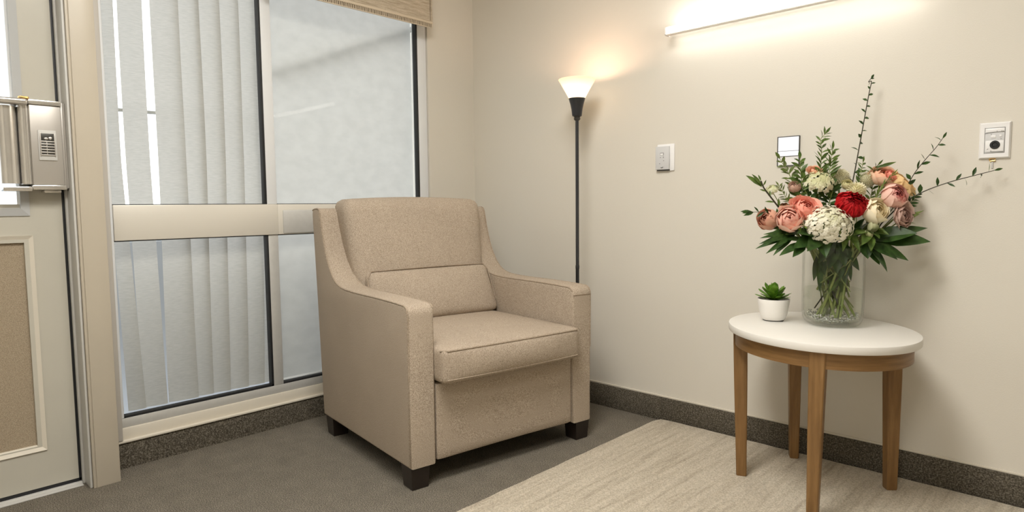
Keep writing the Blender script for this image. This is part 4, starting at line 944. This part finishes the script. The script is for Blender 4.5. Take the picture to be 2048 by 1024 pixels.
# left side
branch('foliage_branch', 'woody branch at the left with two long light leaves at its tip', 'branch', [(-0.8585, 2.3077, 0.9424), (-0.8789, 2.2781, 0.9777), (-0.9007, 2.2478, 1.0195), (-0.919, 2.2271, 1.0542), (-0.9255, 2.2165, 1.0782)], (0.10, 0.020, 0.040, 0.013, 48, 34, False), 'g_mid', 0.0032, 'stemdark', tipr=0.6, extra=[((-0.9241, 2.2226, 1.0577), (-0.9614, 2.1847, 1.101), 0.022), ((-0.9243, 2.2228, 1.0611), (-0.9424, 2.1893, 1.1038), 0.015)])
branch('foliage_branch', 'thin sprig reaching furthest left below the woody branch', 'branch', [(-0.872, 2.2533, 0.9435), (-0.894, 2.2209, 0.9664), (-0.9231, 2.1867, 0.972), (-0.9445, 2.1593, 0.9707)], (0.15, 0.016, 0.034, 0.012, 45, 35, False), 'g_dark', 0.0014, 'stemdark', extra=[((-0.9343, 2.1761, 0.9722), (-0.962, 2.1431, 0.9761), 0.012), ((-0.9343, 2.1761, 0.9722), (-0.9517, 2.1444, 0.9608), 0.010)])
branch('foliage_branch', 'olive sprig with broad leaves in front of the white wall panel', 'branch', [(-0.8447, 2.3522, 0.9767), (-0.8581, 2.3468, 1.0471), (-0.8731, 2.3378, 1.0964), (-0.8928, 2.3234, 1.1388), (-0.9013, 2.3172, 1.1565)], (0.1, 0.013, 0.050, 0.024, 50, 36, True), 'g_olive', 0.0018)
branch('foliage_branch', 'leafy sprig just right of the white wall panel', 'branch', [(-0.8243, 2.3319, 0.9942), (-0.83, 2.3338, 1.0635), (-0.8361, 2.3335, 1.1156), (-0.8391, 2.3347, 1.1537)], (0.05, 0.011, 0.052, 0.023, 45, 37, True), 'g_mid', 0.0018)
branch('foliage_branch', 'tall curled sprig left of the tallest vine', 'branch', [(-0.7943, 2.39, 1.0111), (-0.7924, 2.3992, 1.0809), (-0.7927, 2.4055, 1.1421), (-0.7934, 2.4094, 1.1858), (-0.7975, 2.4092, 1.2208), (-0.7835, 2.4107, 1.2405)], (0.03, 0.011, 0.050, 0.016, 45, 38, True), 'g_mid', 0.0017)
branch('foliage_branch', 'narrow leaved sprig between the curled sprig and the pale fuzzy bloom', 'branch', [(-0.7706, 2.3987, 1.0107), (-0.7653, 2.3973, 1.0799), (-0.7614, 2.4065, 1.1318), (-0.7587, 2.4146, 1.1837)], (0.03, 0.011, 0.058, 0.017, 42, 39, True), 'g_mid', 0.0016)
branch('foliage_branch', 'fine twiggy sprig above the small lacy flower', 'branch', [(-0.8391, 2.3003, 0.96), (-0.8561, 2.2886, 1.0033), (-0.8727, 2.2765, 1.0381), (-0.8838, 2.2683, 1.0606)], (0.05, 0.009, 0.034, 0.011, 45, 40, True), 'g_olive', 0.0012)
branch('foliage_branch', 'dark bushy foliage behind the white hydrangea', 'branch', [(-0.7615, 2.389, 0.9673), (-0.7555, 2.3924, 1.0105), (-0.7491, 2.3952, 1.0449), (-0.7565, 2.3908, 1.0709)], (0.0, 0.010, 0.052, 0.024, 60, 41, True), 'g_dark', 0.002)
branch('foliage_branch', 'dark bushy foliage behind the coral ranunculus', 'branch', [(-0.8028, 2.3635, 0.9677), (-0.8093, 2.355, 1.0113), (-0.8187, 2.3418, 1.0374), (-0.8286, 2.3348, 1.0601)], (0.0, 0.010, 0.046, 0.020, 60, 42, True), 'g_dark', 0.002)
# right top
branch('foliage_branch', 'upright sprig above the ivory button chrysanthemum', 'branch', [(-0.694, 2.4699, 0.9922), (-0.6896, 2.4815, 1.0617), (-0.6865, 2.489, 1.1052), (-0.683, 2.496, 1.1399)], (0.05, 0.010, 0.040, 0.013, 45, 43, True), 'g_mid', 0.0016)
branch('foliage_branch', 'sprig with one long leaf above the peach rose', 'branch', [(-0.6623, 2.5158, 1.0091), (-0.6562, 2.5151, 1.0786), (-0.65, 2.5111, 1.1163), (-0.6401, 2.5079, 1.1278)], (0.05, 0.010, 0.044, 0.013, 45, 44, True), 'g_mid', 0.0016, extra=[((-0.6435, 2.5038, 1.1192), (-0.5852, 2.5199, 1.139), 0.012)])
branch('foliage_branch', 'short leafy sprig right of the round pink ranunculus', 'branch', [(-0.5754, 2.4823, 0.9573), (-0.5448, 2.4869, 0.9874), (-0.5241, 2.4953, 1.0105), (-0.5106, 2.4966, 1.0318)], (0.05, 0.010, 0.034, 0.013, 50, 45, True), 'g_dark', 0.0015)
branch('foliage_branch', 'grassy light green sprig between the button and pink blooms', 'branch', [(-0.6392, 2.4631, 0.9576), (-0.63, 2.4634, 1.0087), (-0.6133, 2.4705, 1.0559), (-0.5863, 2.4792, 1.0922)], (0.0, 0.012, 0.042, 0.008, 25, 46, True), 'g_light', 0.0018)

def spray(name, label, tips, base, mat='g_dark', W=0.03, sr=0.0024, seed=0, curl=0.2, zend=0.64, via=None, stemmat='stem'):
    """a stalk from the vase carrying a few large leaves to given tips"""
    base = Vector(base); rnd = random.Random(seed)
    full = stem_path(base, None, zend); path = spline(full, 8)
    root = empty(name, path[0]); tag(root, label, 'leaves', 'leaf sprays of the bouquet')
    b = MB(); b.tube(path, sr, 7); b.shift(path[0]); b.build('stem', M[stemmat], root)
    b = MB()
    for q in tips:
        w = q[3] if len(q) > 3 else W
        t = Vector(q[:3]); d = t - base; L = d.length
        side = rnd.uniform(-.4, .4); leaf(b, base + d * 0.04, d + UP * curl * L * 0.9, UP * 0.75 + CAMD * (0.65 + side) + RGT * rnd.uniform(-.3, .3), L, w, curl, rnd.uniform(.06, .2), 9, 0.42)
    b.shift(path[0]); b.build('leaves', M[mat], root)
    return root
spray('leaf_spray', 'two large dark glossy leaves pointing right below the mauve rose', [(-0.4826, 2.483, 0.9131), (-0.47, 2.4622, 0.8651), (-0.5019, 2.421, 0.8937)], (-0.6419, 2.4238, 0.8734), 'g_dark', 0.066, 0.003, 51, 0.12)
spray('leaf_spray', 'drooping dark leaves at the lower right of the bouquet', [(-0.5214, 2.4201, 0.7999), (-0.5682, 2.3871, 0.7783), (-0.5945, 2.3778, 0.7974), (-0.548, 2.396, 0.8117), (-0.6218, 2.3541, 0.8192)], (-0.6413, 2.3822, 0.8669), 'g_dark', 0.042, 0.003, 52, 0.25)
spray('leaf_spray', 'broad dark leaf over the vase rim below the hydrangea', [(-0.7438, 2.1987, 0.8431), (-0.7832, 2.1892, 0.847), (-0.7734, 2.1899, 0.8966), (-0.717, 2.2364, 0.8272)], (-0.7561, 2.303, 0.8925), 'g_dark', 0.050, 0.003, 53, 0.22)
spray('leaf_spray', 'feathery dark pointed leaves at the lower left of the bouquet', [(-0.8979, 2.1488, 0.8448), (-0.8964, 2.168, 0.8811), (-0.899, 2.1945, 0.8935), (-0.8624, 2.1535, 0.8309), (-0.849, 2.166, 0.829), (-0.902, 2.1743, 0.8602), (-0.8753, 2.1587, 0.8653), (-0.8368, 2.167, 0.8595)], (-0.8188, 2.2575, 0.8963), 'g_dark', 0.021, 0.002, 54, 0.15)
spray('leaf_spray', 'oval dark leaf hanging low at the left of the vase rim', [(-0.8318, 2.1685, 0.828), (-0.7954, 2.1889, 0.8233), (-0.8235, 2.1956, 0.8785)], (-0.7859, 2.2587, 0.8734), 'g_dark', 0.032, 0.0025, 55, 0.12)
spray('leaf_spray', 'bright green leaf at the lower right edge of the hydrangea', [(-0.6558, 2.2866, 0.8808), (-0.6704, 2.2828, 0.8461), (-0.6372, 2.3144, 0.8456)], (-0.6906, 2.3548, 0.9223), 'g_mid', 0.026, 0.0025, 56, 0.15)
spray('leaf_spray', 'mid green leaves under the closed white buds', [(-0.5783, 2.364, 0.9138), (-0.5864, 2.3532, 0.8847), (-0.6208, 2.318, 0.8624), (-0.6466, 2.3107, 0.8947), (-0.5719, 2.3819, 0.8936), (-0.6052, 2.3449, 0.8452)], (-0.6333, 2.3938, 0.9052), 'g_mid', 0.032, 0.0022, 57, 0.2)
spray('leaf_spray', 'dark leaves filling the centre of the vase mouth', [(-0.684, 2.3335, 0.7924), (-0.72, 2.2983, 0.7845), (-0.7485, 2.2867, 0.8007), (-0.6665, 2.3519, 0.8088), (-0.7075, 2.3359, 0.7654), (-0.6582, 2.3975, 0.772)], (-0.726, 2.3713, 0.8734), 'g_dark', 0.044, 0.003, 58, 0.1)
spray('leaf_spray', 'dark leaves around the back of the vase mouth', [(-0.7951, 2.4259, 0.8333), (-0.7145, 2.4889, 0.8329), (-0.8311, 2.3797, 0.8523), (-0.6513, 2.5225, 0.8423), (-0.7604, 2.4684, 0.9217)], (-0.7496, 2.4472, 0.887), 'g_dark', 0.050, 0.003, 59, 0.15)
spray('leaf_spray', 'submerged trimmed leaves around the stems inside the vase', [(-0.692, 2.3701, 0.6864), (-0.7294, 2.3353, 0.6955), (-0.69, 2.4158, 0.7078), (-0.7505, 2.3473, 0.7358), (-0.7191, 2.4101, 0.6534)], (-0.7224, 2.3904, 0.76), 'g_mid', 0.030, 0.003, 60, 0.1)
spray('leaf_spray', 'dark leaves pressed against the left inside of the vase', [(-0.7744, 2.3107, 0.7374), (-0.7545, 2.3123, 0.7043), (-0.7411, 2.3168, 0.7563), (-0.7733, 2.3438, 0.778)], (-0.7676, 2.3419, 0.839), 'g_dark', 0.026, 0.003, 65, 0.05)
spray('leaf_spray', 'dark leaves pressed against the right inside of the vase', [(-0.6813, 2.3994, 0.736), (-0.6935, 2.3722, 0.7204), (-0.6936, 2.4179, 0.7596), (-0.7034, 2.3509, 0.7388)], (-0.7052, 2.4013, 0.8381), 'g_dark', 0.026, 0.003, 66, 0.05)
spray('leaf_spray', 'pale yellowish leaf under the two coral ranunculus', [(-0.7685, 2.2106, 0.9173), (-0.7873, 2.2057, 0.9089)], (-0.8196, 2.2479, 0.944), 'g_light', 0.022, 0.002, 61, 0.1)
spray('leaf_spray', 'dark leaves between the coral ranunculus and the vase rim', [(-0.8765, 2.2022, 0.8937), (-0.8591, 2.2214, 0.9189), (-0.8243, 2.1967, 0.8951), (-0.9083, 2.216, 0.9183)], (-0.8106, 2.2802, 0.9059), 'g_dark', 0.032, 0.002, 62, 0.15)
spray('leaf_spray', 'dark leaves filling the gap below the red carnation', [(-0.6423, 2.3614, 0.9427), (-0.6502, 2.3375, 0.9184), (-0.6329, 2.3834, 0.9339), (-0.6755, 2.3437, 0.9429), (-0.6111, 2.417, 0.9249)], (-0.6786, 2.4036, 0.8818), 'g_dark', 0.040, 0.002, 63, 0.1)
spray('leaf_spray', 'olive leaves behind the mauve rose and vine base', [(-0.4959, 2.4903, 0.9705), (-0.5048, 2.4803, 0.9575), (-0.5242, 2.4789, 0.9873), (-0.5108, 2.4579, 0.9299)], (-0.5682, 2.4865, 0.9319), 'g_olive', 0.018, 0.002, 64, 0.1)

# ------------------------------------------------------------------ daylight
w = bpy.data.worlds.new('World'); scn.world = w; w.use_nodes = True
nt = w.node_tree; bg = nt.nodes['Background']
tc = nt.nodes.new('ShaderNodeTexCoord'); sx = nt.nodes.new('ShaderNodeSeparateXYZ'); nt.links.new(tc.outputs['Generated'], sx.inputs[0])
cr = nt.nodes.new('ShaderNodeValToRGB'); nt.links.new(sx.outputs['Z'], cr.inputs['Fac'])
cr.color_ramp.elements[0].position = 0.0; cr.color_ramp.elements[0].color = (0.97, 0.985, 1.0, 1)
cr.color_ramp.elements[1].position = 0.8; cr.color_ramp.elements[1].color = (0.90, 0.95, 1.0, 1)
nt.links.new(cr.outputs[0], bg.inputs['Color']); bg.inputs['Strength'].default_value = 3.0

# ------------------------------------------------------------------ camera
cam = bpy.data.cameras.new('Camera'); cam.sensor_width = 36.0; cam.sensor_fit = 'HORIZONTAL'; cam.lens = 22.7552; cam.clip_start = 0.02; cam.clip_end = 200
co = bpy.data.objects.new('Camera', cam); COL.objects.link(co)
rows = [[0.724009, -0.04512, 0.688313], [0.68971, 0.062562, -0.721378], [-0.010514, 0.997021, 0.076416]]
mw = Matrix([rows[0] + [0.0], rows[1] + [0.0], rows[2] + [1.0], [0, 0, 0, 1]])
co.matrix_world = mw; scn.camera = co
scn.view_settings.view_transform = 'Standard'; scn.view_settings.look = 'None'; scn.view_settings.gamma = 1.0
scn.view_settings.use_curve_mapping = False; scn.view_settings.exposure = 0.0
cy = scn.cycles
cy.use_denoising = True; cy.max_bounces = 10; cy.diffuse_bounces = 5; cy.transparent_max_bounces = 24; cy.sample_clamp_indirect = 4.0
